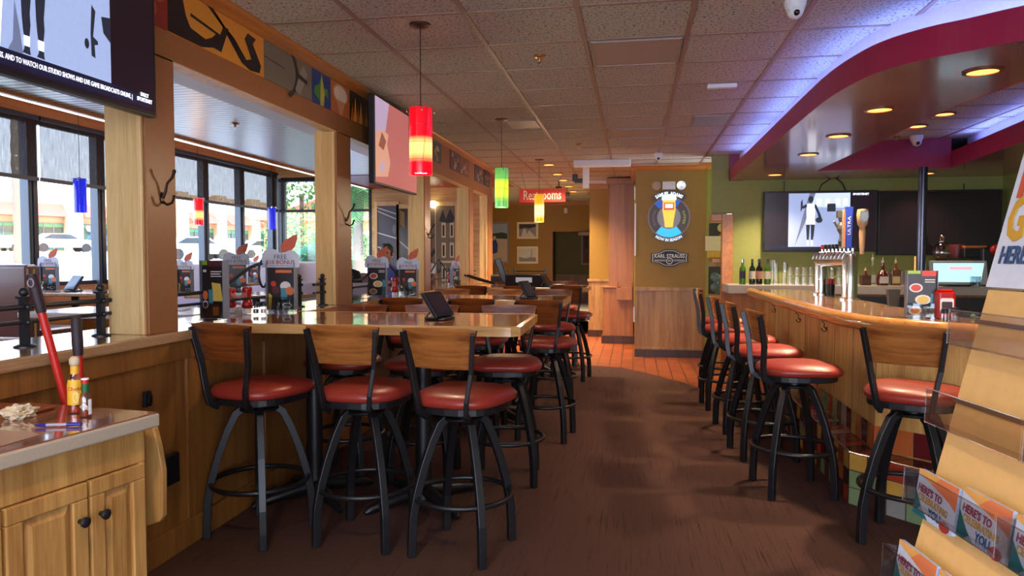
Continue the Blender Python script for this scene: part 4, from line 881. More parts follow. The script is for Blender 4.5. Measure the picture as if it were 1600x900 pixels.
# murals on the end wall of the raised room
def mural(p0,p1,y,label,bgm,polys,mats_,fr):
    A = ony(p0[0],p0[1],y); B = ony(p1[0],p1[1],y); w_, h_ = B.x-A.x, A.z-B.z
    root = empty('wall_mural', (A.x,y,B.z), label, 'mural'); mb = MB(); mb.box((0,-.02,0),(w_,0,h_)); mb.build('panel', bgm, root)
    mb = MB(); mb.box((-.05,-.04,h_),(w_+.05,0,h_+.08)); mb.box((-.05,-.04,0),(0,0,h_)); mb.box((w_,-.04,0),(w_+.05,0,h_)); mb.build('frame', fr, root)
    mb = MB()
    for k, (mi, pts) in enumerate(polys): mb.poly([(x*w_,y_*h_) for x,y_ in pts],(0,-.021,0),(1,0,0),(0,0,1),.001*(k%4+1),mi)
    mb.build('artwork', mats_, root)
def line(x0,y0,x1,y1,t=.02,tx=None):
    return [(x0,y0-t),(x1,y1-t),(x1,y1+t),(x0,y0+t)] if abs(x1-x0) > .1 else [(x0-(tx or t),y0),(x0+(tx or t),y0),(x1+(tx or t),y1),(x1-(tx or t),y1)]
CH = mat('chalk_white',(214,214,220),.7)
mural((590,322),(621,452),YE-.02,'grey chalkboard mural of white court lines on the end wall',mat('slate_grey',(92,94,104),.6),[(0,line(0,.98,1,.90,.006)),(0,line(0,.94,1,.84,.006)),(0,line(0,.68,1,.61,.007)),(0,line(0,.51,.35,.49,.007)),(0,line(.35,.49,.25,.36,.007,.02)),(0,[(.8+.3*math.cos(a),.28+.12*math.sin(a)) for a in [PI*.5+PI*i/12 for i in range(13)]]+[(.8+.24*math.cos(a),.28+.105*math.sin(a)) for a in [PI*1.5-PI*i/12 for i in range(13)]]),(1,circ(.88,.72,.09,14,ry=.06))],[CH,mat('slate_light',(120,124,140),.6)],OAK)
mural((624,326),(639,452),YE-.02,'narrow dark mirror panel beside the chalkboard mural',mat('mirror_brown',(70,54,40),.15),[(0,line(0,.6,1,.5,.008)),(1,[(.1,.8),(.6,.75),(.6,.95),(.1,.98)])],[CH,mat('sepia',(150,118,66),.6)],OAK)
SEP = mat('sepia_mural',(120,100,76),.6); SPL = mat('sepia_pale',(206,190,150),.6); SDKM = mat('sepia_dark',(44,38,34),.6)
wins = []
for wx in (.45,.78):
    for wy in (.38,.62,.10): wins += [(0,[(wx,wy),(wx+.17,wy),(wx+.17,wy+.18),(wx,wy+.18)]),(1,[(wx+.04,wy+.02),(wx+.12,wy+.02),(wx+.12,wy+.15),(wx+.04,wy+.15)])]
mural((673,322),(712,452),YE-.02,'sepia mural of a building facade with sign script on the end wall',SEP,wins+[(0,line(.2,0,.2,1,.01,.015)),(1,[(.35,.82),(.5,.96),(.62,.84),(.8,.97),(.98,.85),(.9,.80),(.6,.79)]),(1,[(.0,.42),(.15,.5),(.2,.44),(.05,.38)]),(0,line(.3,.33,1,.33,.012)),(2,[(.0,.0),(.18,.0),(.18,.3),(0,.32)])],[SPL,SDKM,mat('mural_white',(220,222,225),.6)],OAK)
mb = MB(); mb.ball((0,0,0),.07,16); c = ony(674,312,12.6); o = mb.build('globe_lamp', emis('globe_glow',(255,240,200),5), loc=(-3.70,13.0,2.42), smooth=60); tag(o,'small glowing globe lamp at the top of the sepia mural','lamp')

# picture strip above the openings
def panel(y0, y1, label, bgc, polys, cols_, z0=2.485, z1=2.712):
    root = empty('photo_panel', (XW,y0,z0), label, 'picture', group='food and music pictures above the openings'); w_, h_ = y1-y0, z1-z0
    mb = MB(); mb.box((.0,0,0),(.008,w_,h_)); mb.build('board', mat('print_%d_%d_%d' % bgc,bgc,.4), root)
    mb = MB(); mm = [mat('print_%d_%d_%d' % c_,c_,.4) for c_ in cols_]
    for k, (mi, pts) in enumerate(polys): mb.poly([(x*w_,y_*h_) for x,y_ in pts],(.0085,0,0),(0,1,0),(0,0,1),.0004*(k+1),mi)
    if polys: mb.build('picture', mm, root)
blobs = [(k % 3,circ(random.uniform(.1,.9),random.uniform(.1,.9),.16,10,ry=.2)) for k in range(12)]
panel(2.72,3.09,'photo panel of piled red drink caps beside the large television',(150,44,30),blobs,[(200,180,150),(60,40,70),(190,90,50)])
panel(3.09,3.98,'orange photo panel with dark saxophone player silhouette',(222,150,50),[(0,[(0,0),(.3,0),(.42,.12),(.5,.1),(.52,.3),(.46,.5),(.40,.32),(.34,.22),(.2,.3),(.16,.5),(.12,1),(0,1)]),(0,[(.20,.62),(.52,.48),(.52,.42),(.20,.55)]),(0,[(.36,1),(.42,1),(.60,.45),(.72,.10),(.82,.0),(.94,.05),(.96,.25),(.86,.70),(.90,.86),(.80,.90),(.76,.72),(.84,.30),(.78,.22),(.64,.60),(.56,.72)]),(0,[(.52,.7),(.58,.74),(.50,.12),(.44,.2)])],[(30,18,16)])
panel(3.98,4.62,'grey photo panel of cymbals and drums',(120,112,96),[(0,[(.2+.5*math.cos(a),.5+.9*math.sin(a)) for a in [-.9+1.8*i/12 for i in range(13)]]+[(.2+.43*math.cos(a),.5+.8*math.sin(a)) for a in [.9-1.8*i/12 for i in range(13)]]),(1,[(.62,.1),(.72,.0),(.9,.7),(.8,.9),(.72,.6)]),(0,[(.66,.62),(.9,.5),(.88,.38),(.7,.45)]),(0,[(0,.55),(.4,.5),(.4,.53),(0,.58)])],[(50,44,40),(150,144,134)])
panel(4.62,4.93,'blue photo panel with green chillies and herbs',(24,60,130),[(0,[(.1,.3),(.4,.1),(.6,.4),(.9,.3),(.8,.6),(.6,.55),(.5,.9),(.35,.6),(.15,.5)]),(1,[(.42,0),(.6,.0),(.66,.4),(.5,1),(.44,.5)])],[(70,140,50),(190,180,70)])
panel(4.93,5.50 if False else 5.28,'orange photo panel with a coffee cup from above',(196,110,50),[(0,circ(.5,.66,.40,20,ry=.32)),(1,circ(.5,.66,.34,20,ry=.26)),(0,[(.3,.45),(.7,.45),(.6,0),(.42,0)])],[(214,160,110),(240,220,190)])
fl = []
for k in range(9): x = .05+.1*k; hh_ = random.uniform(.5,.95); fl.append((k % 2,[(x-.03,0),(x+.12,0),(x+.07,hh_*.5),(x+.04,hh_),(x+.01,hh_*.55)]))
panel(5.28,5.86,'dark photo panel with orange flames licking up',(34,20,16),fl,[(214,110,30),(236,170,90)])
rnd = [('small dark photo panel behind the red pendant',(60,80,84)),('photo panel of a crowd in dark colours, above third opening',(84,56,66)),('photo panel with orange and plum shapes, above third opening',(120,70,50)),('dim violet photo panel near the green pendant',(70,66,80)),('last small dark photo panel at the end of the strip',(50,44,48))]
for (y0,y1),(lb,cc) in zip(((7.3,7.95),(8.35,8.85),(8.85,9.35),(9.7,10.2),(10.3,10.7)),rnd):
    pg = []
    for k in range(10): x,y_ = random.random()*.8,random.random()*.7; pg.append((k%3,[(x,y_),(x+.16,y_+.05),(x+.12,y_+.28),(x+.02,y_+.22)]))
    panel(y0,y1,lb,cc,pg,[(170,120,70),(40,34,44),(190,170,170)])
# coat hooks on the divider posts and bar front
def coat_hook(M, label, m_, s=1.0):
    root = empty('coat_hook', (0,0,0), label, 'hook'); root.matrix_world = M
    mb = MB(); mb.poly(circ(0,.0,.016*s,12,ry=.03*s),(0,0,0),(0,1,0),(0,0,1),.004,0,th=.004); mb.build('plate', m_, root)
    mb = MB(); mb.tube([(.004,0,.0),(.02,0,.03*s),(.03*s,0,.07*s),(.06*s,0,.10*s),(.07*s,0,.125*s)],.006*s,8,rs=[.009*s,.007*s,.006*s,.006*s,.008*s]); mb.ball((.07*s,0,.128*s),.009*s,10)
    mb.tube([(.004,0,-.02*s),(.03*s,0,-.035*s),(.055*s,0,-.025*s),(.065*s,0,.002*s)],.006*s,8); mb.ball((.066*s,0,.005*s),.008*s,10); mb.build('prongs', m_, root, smooth=50)
coat_hook(Matrix.Translation((XW,3.035,1.70)),'dark double coat hook on the first post above the ledge',mat('hook_brown',(52,30,20),.35,metal=.6),.95)
coat_hook(Matrix.Translation((XW,5.2,1.70)),'dark double coat hook on the second post',mat('hook_brown',(52,30,20),.35,metal=.6))
coat_hook(Matrix.Translation((XW,7.43,1.66)),'dark double coat hook on the third post',mat('hook_brown',(52,30,20),.35,metal=.6),.9)

# ================================================================== LEDGE RAILINGS
def railing(ys_, loops, label, y0, y1, x=-2.36):
    """iron railing standing on the ledge; posts at ys_, rails from y0 to y1, arched wave over the loops"""
    root = empty('iron_railing', (x,y0,1.07), label, 'railing')
    for y in ys_:
        mb = MB(); d = y-y0; mb.box((-.013,d-.013,0),(.013,d+.013,.195)); mb.lathe([(0,.0),(.04,.0),(.04,.005),(.025,.010),(0,.010)],18,(0,d,0)); mb.box((-.020,d-.020,.19),(.020,d+.020,.20)); mb.ball((0,d,.216),.018,12); mb.ball((0.02,d,.158),.011,8); mb.ball((0.02,d,.098),.011,8)
        mb.build('post', IRON, root, smooth=35)
    L = y1-y0; mb = MB(); mb.tube([(0,0,.098),(0,L,.098)],.009,6); mb.build('lower_rail', IRON, root)
    pts = []
    for i in range(61):
        y = L*i/60; z = .158
        for c, w_, h_ in loops:
            t = (y-c)/w_
            if abs(t) < 1: z += h_*(.5+.5*math.cos(PI*t))
        pts.append((0,y,z))
    mb = MB(); mb.tube(pts,.011,8); mb.build('wave_rail', IRON, root, smooth=60)
    for c, w_, h_ in loops:
        if h_ > 0: mb = MB(); mb.tube([(0,c+.055*math.cos(a),.185+h_*.42+(.02+h_*.44)*math.sin(a)) for a in [2*PI*i/24 for i in range(24)]],.008,6,closed=True); mb.build('oval_ring', IRON, root, smooth=60)
railing([2.45,2.86],[(1.0,.75,-.0)],'black iron railing with two ball-topped posts on the ledge at far left',1.0,2.92)
o = bpy.data.objects['iron_railing']
railing([3.70,4.80],[(1.14,.62,.155)],'black iron railing with a wave between the first and second posts of the divider',3.16,4.82)
railing([4.99],[],'short black iron railing against the second divider post',4.84,5.02,x=-2.27)
railing([5.75,6.95],[(1.2,.6,.155)],'black iron railing with a wave and ring behind the second high table',5.33,7.28)
railing([7.95,9.05],[(1.0,.5,.15)],'black iron railing with a wave behind the third high table',7.54,9.36)
railing([9.8,10.2],[],'last black iron railing at the far end of the ledge',9.64,10.60)

# ================================================================== TABLE ITEMS
MENU_BG = mat('menu_dark',(40,30,34),.35); MG = mat('menu_green',(150,190,60),.4); MR = mat('menu_red',(200,60,40),.4); MO = mat('menu_orange',(226,120,60),.4); MW = mat('menu_white',(225,225,225),.4); MT = mat('menu_teal',(70,140,160),.4); MY = mat('menu_yellow',(222,190,90),.4); MP = mat('menu_plum',(90,44,50),.4)
TOPPER = mat('topper_blue_white',(196,204,222),.5); TEXT_R = mat('text_rust',(160,60,50),.5); APPLE = mat('leaf_rust',(196,92,60),.5); TEXT_G = mat('text_grey',(90,84,90),.5)
def menu_stand(x, y, z, deg, label, style=0, topper=True, s=1.0, name='menu_stand'):
    root = empty(name, (x,y,z), label, 'menu stand', math.radians(deg)); root.scale = (s,s,s)
    w_, h_ = .085, .29
    mb = MB(); mb.box((-w_,-.045,0),(w_,.045,.012)); mb.box((-w_,-.048,0),(w_,-.045,.09)); mb.build('acrylic_base', thin_glass('acrylic',(235,240,240),gloss=.2), root)
    # front menu: printed card
    P = []; W = 2*w_*.93
    if style == 0:
        P = [(1,[(0,.93),(.28,.93),(.28,1),(0,1)]),(2,[(.30,.86),(.95,.86),(.95,.93),(.30,.93)]),(3,[(.3,.78),(.9,.78),(.9,.84),(.3,.84)]),(4,circ(.66,.50,.20,14,ry=.10)),(5,[(.5,.22),(.72,.22),(.76,.46),(.48,.46)]),(3,circ(.83,.40,.16,14,ry=.09)),(2,circ(.30,.42,.15,14,ry=.09)),(6,circ(.22,.55,.10,12,ry=.06)),(7,[(0,.0),(.12,.0),(.16,.30),(.04,.36)]),(4,circ(.72,.10,.18,14,ry=.05)),(0,circ(.72,.10,.14,14,ry=.035))]
    elif style == 1:
        P = [(1,[(0,.92),(.24,.92),(.24,1),(0,1)]),(2,[(.27,.90),(1,.90),(1,1),(.27,1)]),(4,[(.05,.80),(.2,.80),(.2,.84),(.05,.84)]),(4,[(.4,.80),(.9,.80),(.9,.815),(.4,.815)]),(4,[(.4,.76),(.85,.76),(.85,.775),(.4,.775)]),(4,[(.4,.72),(.9,.72),(.9,.735),(.4,.735)]),(7,[(.5,.30),(.95,.30),(.85,.60),(.45,.62)]),(5,[(.3,.25),(.5,.25),(.5,.5),(.3,.5)]),(3,[(.5,.05),(.75,.05),(.78,.20),(.47,.20)]),(3,circ(.15,.40,.12,12,ry=.08)),(4,circ(.15,.24,.14,12,ry=.07)),(2,circ(.15,.24,.09,12,ry=.05))]
    else:
        P = [(1,[(0,.93),(.45,.93),(.45,1),(0,1)]),(2,[(.5,.88),(1,.88),(1,1),(.5,1)]),(4,circ(.30,.62,.24,14,ry=.10)),(2,circ(.30,.62,.18,14,ry=.075)),(4,circ(.55,.36,.28,14,ry=.11)),(7,circ(.55,.36,.2,14,ry=.08)),(4,circ(.28,.12,.24,14,ry=.10)),(3,circ(.28,.12,.16,14,ry=.07)),(4,[(.6,.74),(.95,.74),(.95,.76),(.6,.76)]),(4,[(.6,.79),(.95,.79),(.95,.81),(.6,.81)]),(5,[(.78,.0),(1,.0),(1,.5),(.82,.5)])]
    ms = [MENU_BG,MG,MP if style != 2 else MR,MO,MW,MT,MR,MY]
    mb = MB(); mb.box((-W/2,-.012,.012),(W/2,-.004,h_)); mb.build('menu_card', MENU_BG, root)
    mb = MB()
    for k,(mi,pts) in enumerate(P): mb.poly([(x_*W-W/2,.012+y_*(h_-.012)) for x_,y_ in pts],(0,-.0125,0),(1,0,0),(0,0,1),.0003*(k+1),mi)
    mb.build('menu_print', ms, root)
    mb = MB(); mb.box((-w_,-.030,.012),(-w_+.004,.03,h_)); mb.box((w_-.004,-.03,.012),(w_,.03,h_)); mb.box((-W/2,.004,.012),(W/2,.010,h_-.01)); mb.build('back_menu', mat('menu_back',(120,130,150),.4), root)
    if topper:
        z0 = h_+.0; T = [(-.108,0),(.108,0),(.112,.01),(.108,.07),(.09,.092),(.06,.102),(.03,.09),(0,.085),(-.02,.10),(-.06,.115),(-.09,.10),(-.108,.075),(-.112,.02)]
        mb = MB(); mb.poly([(a,b+z0-.03) for a,b in T],(0,-.020,0),(1,0,0),(0,0,1),0,0,th=.003); tp = mb.build('topper', TOPPER, root)
        mb = MB(); mb.poly([(.008,z0+.055),(.0,z0+.09),(.02,z0+.125),(.075,z0+.155),(.098,z0+.165),(.10,z0+.14),(.085,z0+.09),(.05,z0+.055)],(0,-.018,0),(1,0,0),(0,0,1),0,0,th=.003); mb.build('leaf', APPLE, root)
        if s > .5 and style != 9:
            text('lettering','FREE',.040,frame((0,-.0215,z0+.030),(1,0,0),(0,0,1)),TEXT_G,tp,extrude=.0003,sx=.95)
            text('lettering','$10 BONUS',.034,frame((0,-.0215,z0-.000),(1,0,0),(0,0,1)),TEXT_R,tp,extrude=.0003,sx=.98,bold=.0004)
            text('lettering','WITH $50 GIFT CARD PURCHASE',.0105,frame((0,-.0215,z0-.020),(1,0,0),(0,0,1)),TEXT_G,tp,extrude=.0003)
    return root
def ketchup(x, y, z, label, deg=0, h=.17, tip_down=True):
    root = empty('ketchup_bottle', (x,y,z), label, 'bottle', math.radians(deg)); s = h/.17
    mb = MB(); mb.lathe([(0,0),(.026*s,0),(.027*s,.03*s),(.024*s,.032*s),(0,.032*s)],20); mb.build('cap', WHITE, root, smooth=40)
    mb = MB(); mb.lathe([(.022*s,.032*s),(.034*s,.045*s),(.036*s,.06*s),(.030*s,.078*s),(.024*s,.095*s),(.024*s,.115*s),(.031*s,.135*s),(.034*s,.155*s),(.028*s,.168*s),(0,.170*s)],24); mb.build('body', KETCH, root, smooth=60)
    mb = MB(); mb.M = Matrix.Identity(4); mb.poly(rrect(-.018*s,.085*s,.018*s,.14*s,.006*s),(0,-.0295*s,0),(1,0,0),(0,0,1),0,0,th=.002); mb.build('label', mat('label_red_white',(206,120,110),.5), root)
def shaker(x, y, z, label, salt, s=1.0):
    root = empty('salt_shaker' if salt else 'pepper_shaker', (x,y,z), label, 'shaker')
    mb = MB(); mb.lathe([(0,0),(.021,0),(.022,.01),(.018,.045),(.017,.055),(.014,.055),(.016,.04),(.018,.012),(0,.008)],14); mb.build('glass_jar', GLASS, root, smooth=50)
    mb = MB(); mb.lathe([(0,.009),(.016,.012),(.015,.035),(0,.036)],12); mb.build('contents', WHITE if salt else mat('pepper',(60,50,44),.8), root, smooth=50)
    mb = MB(); mb.lathe([(0,.082),(.014,.082),(.020,.074),(.020,.055),(0,.055)][::-1],14); mb.build('cap', BLACK, root, smooth=40)
def tablet(x, y, z, deg, label, s=1.0):
    root = empty('pay_tablet', (x,y,z), label, 'tablet', math.radians(deg)); root.scale = (s,s,s)
    mb = MB(); mb.prism([(-.06,-.05),(.06,-.05),(.07,-.02),(.05,.08),(-.05,.08),(-.07,-.02)],0,.012); mb.build('base_foot', PLASTIC_BLK, root, bevel=.004)
    mb = MB(); mb.M = Matrix.Translation((0,-.02,.015)) @ Matrix.Rotation(math.radians(-34),4,'X'); mb.prism(rrect(-.10,-.012,.10,.012,.008),.0,.155); mb.build('case', PLASTIC_BLK, root, bevel=.004)
    mb = MB(); mb.M = Matrix.Translation((0,-.02,.015)) @ Matrix.Rotation(math.radians(-34),4,'X'); mb.quad((-.085,-.0135,.025),(.085,-.0135,.025),(.085,-.0135,.142),(-.085,-.0135,.142)); mb.build('screen', mat('tablet_screen',(38,26,30),.3), root)
    mb = MB(); mb.tube([(-.045,.07,.012),(-.03,.03,.07)],.006,6); mb.tube([(.045,.07,.012),(.03,.03,.07)],.006,6); mb.build('prop', STEEL, root)
TZ = 1.0725
def on(px, py, z=TZ): q = onz(px,py,z); return q.x, q.y
# first table
x,y = on(441,487); menu_stand(x,y,TZ,8,'menu stand with a FREE $10 BONUS topper and drink photos on the nearest high table',0,s=1.1)
x,y = on(334,502); ms_ = menu_stand(-2.285,3.63,TZ,-2,'menu stand with a dark food menu at left end of the nearest high table',1,topper=False,s=1.05); ms_.scale = (.84,1,1.15)
x,y = on(322,500); 
x,y = on(386,490); ketchup(x,y,TZ,'squeezable red bottle upside down on its white cap, on the nearest high table')
x,y = on(357,489); ketchup(x,y+.03,TZ,'red bottle with a white label half hidden behind the menu on the nearest high table',60,.16)
x,y = on(400,492); shaker(x,y,TZ,'pepper shaker with black cap on the nearest high table beside the red bottle',False)
x,y = on(412,492); shaker(x,y,TZ,'salt shaker with black cap on the nearest high table touching the menu stand',True)
x,y = on(690,499); tablet(x,y,TZ,78,'black pay tablet tilted on its stand on the nearest high table',1.05)
# second table
x,y = on(590,463); menu_stand(x,y,TZ,4,'pale menu stand with bonus topper at the left end of the second high table',2)
x,y = on(639,464); menu_stand(x,y,TZ,0,'menu stand with greyer topper right of the red bottle on the second high table',0,s=.95)
x,y = on(617,462); ketchup(x,y,TZ,'red bottle with clear top on the second high table')
x,y = on(626,464); shaker(x,y,TZ,'pepper shaker on the second high table',False)
x,y = on(632,465); shaker(x-.02,y-.02,TZ,'salt shaker on the second high table',True)
x,y = on(828,466); tablet(x,y,TZ,76,'black pay tablet on the second high table near the aisle')
# third table
x,y = on(718,447); menu_stand(x-.06,y,TZ,70,'menu stand seen edge on at the left end of the third high table',2,topper=True,s=.85)
x,y = on(703,446); ketchup(x,y,TZ,'red bottle on the third high table'); x,y = on(712,447); shaker(x,y,TZ,'salt shaker on the third high table',True)
x,y = on(856,448); tablet(x,y,TZ,78,'small black pay tablet on the third high table right of the black box')
x,y = on(822,447); root = empty('black_box', (x,y,TZ), 'black box with a white label standing on the third high table', 'box')
mb = MB(); mb.box((-.24,-.12,0),(.24,.12,.14)); mb.build('carton', mat('dark_brown_card',(34,22,22),.7,spec=.2), root, bevel=.004); mb = MB(); mb.box((-.11,-.122,.05),(.09,-.12,.11)); sl = mb.build('label', WHITE, root)
text('lettering','PHONE ORDERS',.02,frame((-.01,-.1225,.085),(1,0,0),(0,0,1)),BLACKF,sl,extrude=.0002) if False else None
x,y = on(800,443); root = empty('leather_case', (x-.1,y+.1,TZ), 'tall black leather case leaning behind the black box', 'case', .2)
mb = MB(); mb.M = Matrix.Rotation(-.35,4,'Y'); mb.prism(rrect(-.05,-.09,.05,.09,.02),.01,.36); mb.build('case', mat('black_leather',(30,24,24),.35), root, bevel=.01); mb = MB(); mb.M = Matrix.Rotation(-.35,4,'Y'); mb.box((.05,-.05,.05),(.055,.05,.3)); mb.build('flap', mat('grey_leather',(80,76,72),.4), root)
x,y = on(782,441); mb = MB(); mb.M = Matrix.Rotation(.0,4,'X'); mb.prism([(-.16,-.09),(.14,-.09),(.16,.09),(-.14,.09)],0,.10); root = empty('bag', (x-.0,y+.15,TZ),'dark bag with a red and white label left of the black box','bag'); mb.build('body', mat('dark_grey_cloth',(46,44,50),.8), root, bevel=.02)
mb = MB(); mb.box((.0,-.094,.01),(.14,-.09,.09)); mb.build('label', mat('label_crimson',(176,40,50),.5), root); mb = MB(); mb.tube([(-.1,0,.1),(-.08,0,.16),(0,0,.18),(.08,0,.16),(.1,0,.1)],.008,6); mb.build('strap', BLACK, root)
a = on(752,446); root = empty('folding_tray', (a[0],a[1],TZ), 'black angled stand lying open on the third high table', 'stand')
mb = MB(); mb.tube([(-.22,0,.13),(.0,0,.06),(.17,0,.02),(.17,0,.0)],.012,6); mb.tube([(-.2,.1,.13),(.17,.1,.02),(.17,.1,.0)],.012,6); mb.tube([(.17,0,.012),(.17,.1,.012)],.01,6); mb.build('frame', BLACK, root)
x,y = on(873,446); mb = MB(); mb.lathe([(0,0),(.09,0),(.10,.012),(.095,.012),(.085,.004),(0,.004)],20); tag(mb.build('plate', mat('dark_plate',(40,30,30),.3), loc=(x-.02,y+.05,TZ), smooth=40),'small dark plate at the right of the third high table','plate')
x,y = on(842,443); root = empty('wire_condiment_rack', (x-.02,8.95,TZ), 'black wire rack with round bars behind the black box', 'rack')
mb = MB()
for s_ in (-.2,.2): mb.box((s_-.012,-.012,0),(s_+.012,.012,.22))
for z in (.08,.14,.18): mb.tube([(-.2,0,z),(.2,0,z)],.006,6)
mb.build('bars', BLACK, root)

# ================================================================== RAISED DINING: booths, tables
LEATH = mat('brown_leather',(96,58,52),.3,coat=.2); MAUVE = mat('mauve_vinyl',(176,160,170),.4); TANV = mat('tan_welt',(170,140,80),.4)
def booth(x0, x1, y0, y1, zt, label, m_, seat_side, group='booths in the raised dining room'):
    root = empty('booth_bench', ((x0+x1)/2,(y0+y1)/2,WF), label, 'booth', group=group); hx = (x1-x0)/2; hy = (y1-y0)/2; h = zt-WF
    mb = MB(); b0,b1 = (-hy,-hy+.14) if seat_side > 0 else (hy-.14,hy)
    mb.box((-hx,b0,.0),(hx,b1,h)); mb.build('back', m_, root, bevel=.035, seg=3)
    mb = MB(); s0,s1 = (-hy+.14,hy) if seat_side > 0 else (-hy,hy-.14); mb.box((-hx,s0,.34),(hx,s1,.46)); mb.build('seat_cushion', m_, root, bevel=.03, seg=3)
    mb = MB(); mb.box((-hx+.02,s0,0),(hx-.02,s1-.04*seat_side,.34)); mb.build('base', WAIN, root)
    mb = MB()
    for x in (-hx,hx): mb.tube([(x,(b0+b1)/2,.02),(x,(b0+b1)/2,h-.04)],.012,6)
    mb.build('welt', TANV, root)
def dtable(x0,x1,y0,y1,zt,label,m_=LEDGE):
    root = empty('dining_table', ((x0+x1)/2,(y0+y1)/2,WF), label, 'table', group='tables in the raised dining room'); hx=(x1-x0)/2; hy=(y1-y0)/2; h=zt-WF
    mb = MB(); mb.box((-hx,-hy,h-.04),(hx,hy,h)); mb.build('tabletop', m_, root, bevel=.01); mb = MB(); mb.tube([(0,0,0.02),(0,0,h-.04)],.04,10); mb.box((-.25,-.04,0),(.25,.04,.03)); mb.box((-.04,-.25,0),(.04,.25,.03)); mb.build('pedestal', BLACK, root)
booth(-6.88,-5.35,5.6,6.25,1.36,'brown leather booth bench by the window at far left',LEATH,1)
booth(-6.88,-5.35,7.95,8.6,1.34,'mauve booth bench by the window behind the first post',MAUVE,-1)
booth(-6.88,-5.35,8.65,9.3,1.34,'mauve booth bench back to back with its neighbour behind the first post',MAUVE,1)
booth(-6.88,-5.35,10.2,10.85,1.36,'long mauve booth bench under the middle window shade',MAUVE,-1)
booth(-6.88,-5.0,10.9,11.5,1.36,'mauve booth bench farthest along the window wall',MAUVE,1)
booth(-4.2,-2.9,7.62,8.2,1.14,'low backed bench where the person in black sits beside the second post',MAUVE,1)
dtable(-6.85,-5.5,6.7,7.5,1.05,'window table with a menu stand and pay tablet at far left')
dtable(-6.85,-5.5,9.3,9.95,1.05,'window table behind the red pendant')
dtable(-6.85,-5.3,11.6,12.3,1.05,'window table in the corner of the room')
dtable(-4.5,-3.3,6.6,7.3,1.05,'table in the middle of the raised room seen past the first post')
dtable(-4.2,-2.9,8.42,9.12,1.05,'table where two people sit, seen past the second post')
booth(-4.2,-2.9,3.5,4.05,.96,'low brown bench with pale seat just behind the ledge railing',mat('pale_bench',(170,140,126),.35),1)
dtable(-4.25,-2.9,4.35,5.0,1.04,'table close behind the railing left of the first post',mat('white_table_top',(206,200,204),.15))
booth(-4.2,-2.9,5.3,5.85,.96,'low bench behind the railing between the first and second posts',mat('pale_bench',(170,140,126),.35),-1)
q = Vector((-6.0,7.1,1.052))
def inw(px, py, z=1.052): p = onz(px,py,z); return p
def wz(px, y, z=1.052): t = y; r = _ray(px,450); return (r.x/r.y*y, y, z)
p = wz(78,6.95); menu_stand(p[0],p[1],p[2],10,'menu stand on the far left window table beside the pay tablet',0,s=1.05)
p = wz(58,6.95); ketchup(p[0],p[1],p[2],'red bottle on the far left window table')
p = wz(68,6.85); shaker(p[0],p[1],p[2],'pepper shaker on the far left window table',False)
p = wz(112,7.0); tablet(p[0],p[1],p[2],-25,'pay tablet on its stand on the far left window table',1.15)
p = wz(290,6.9); menu_stand(p[0],p[1],p[2],0,'narrow menu stand seen between the first post and the dark food menu',0,s=.95)
p = wz(318,9.6); 
p = wz(326,6.9); menu_stand(-4.0,6.75,1.052,30,'rust coloured menu topper standing behind the dark food menu',0,s=1.15)
p = wz(397,9.6); menu_stand(p[0],p[1],p[2],0,'small menu stand on the window table behind the bonus topper',0,s=.9)
# paper napkins on the table near the railing
mb = MB(); mb.box((-.15,-.1,0),(.15,.1,.006)); tag(mb.build('paper_menu', WHITE, loc=(-3.35,4.7,1.041), rot=(0,0,.3)),'folded white paper on the table close behind the railing','paper')

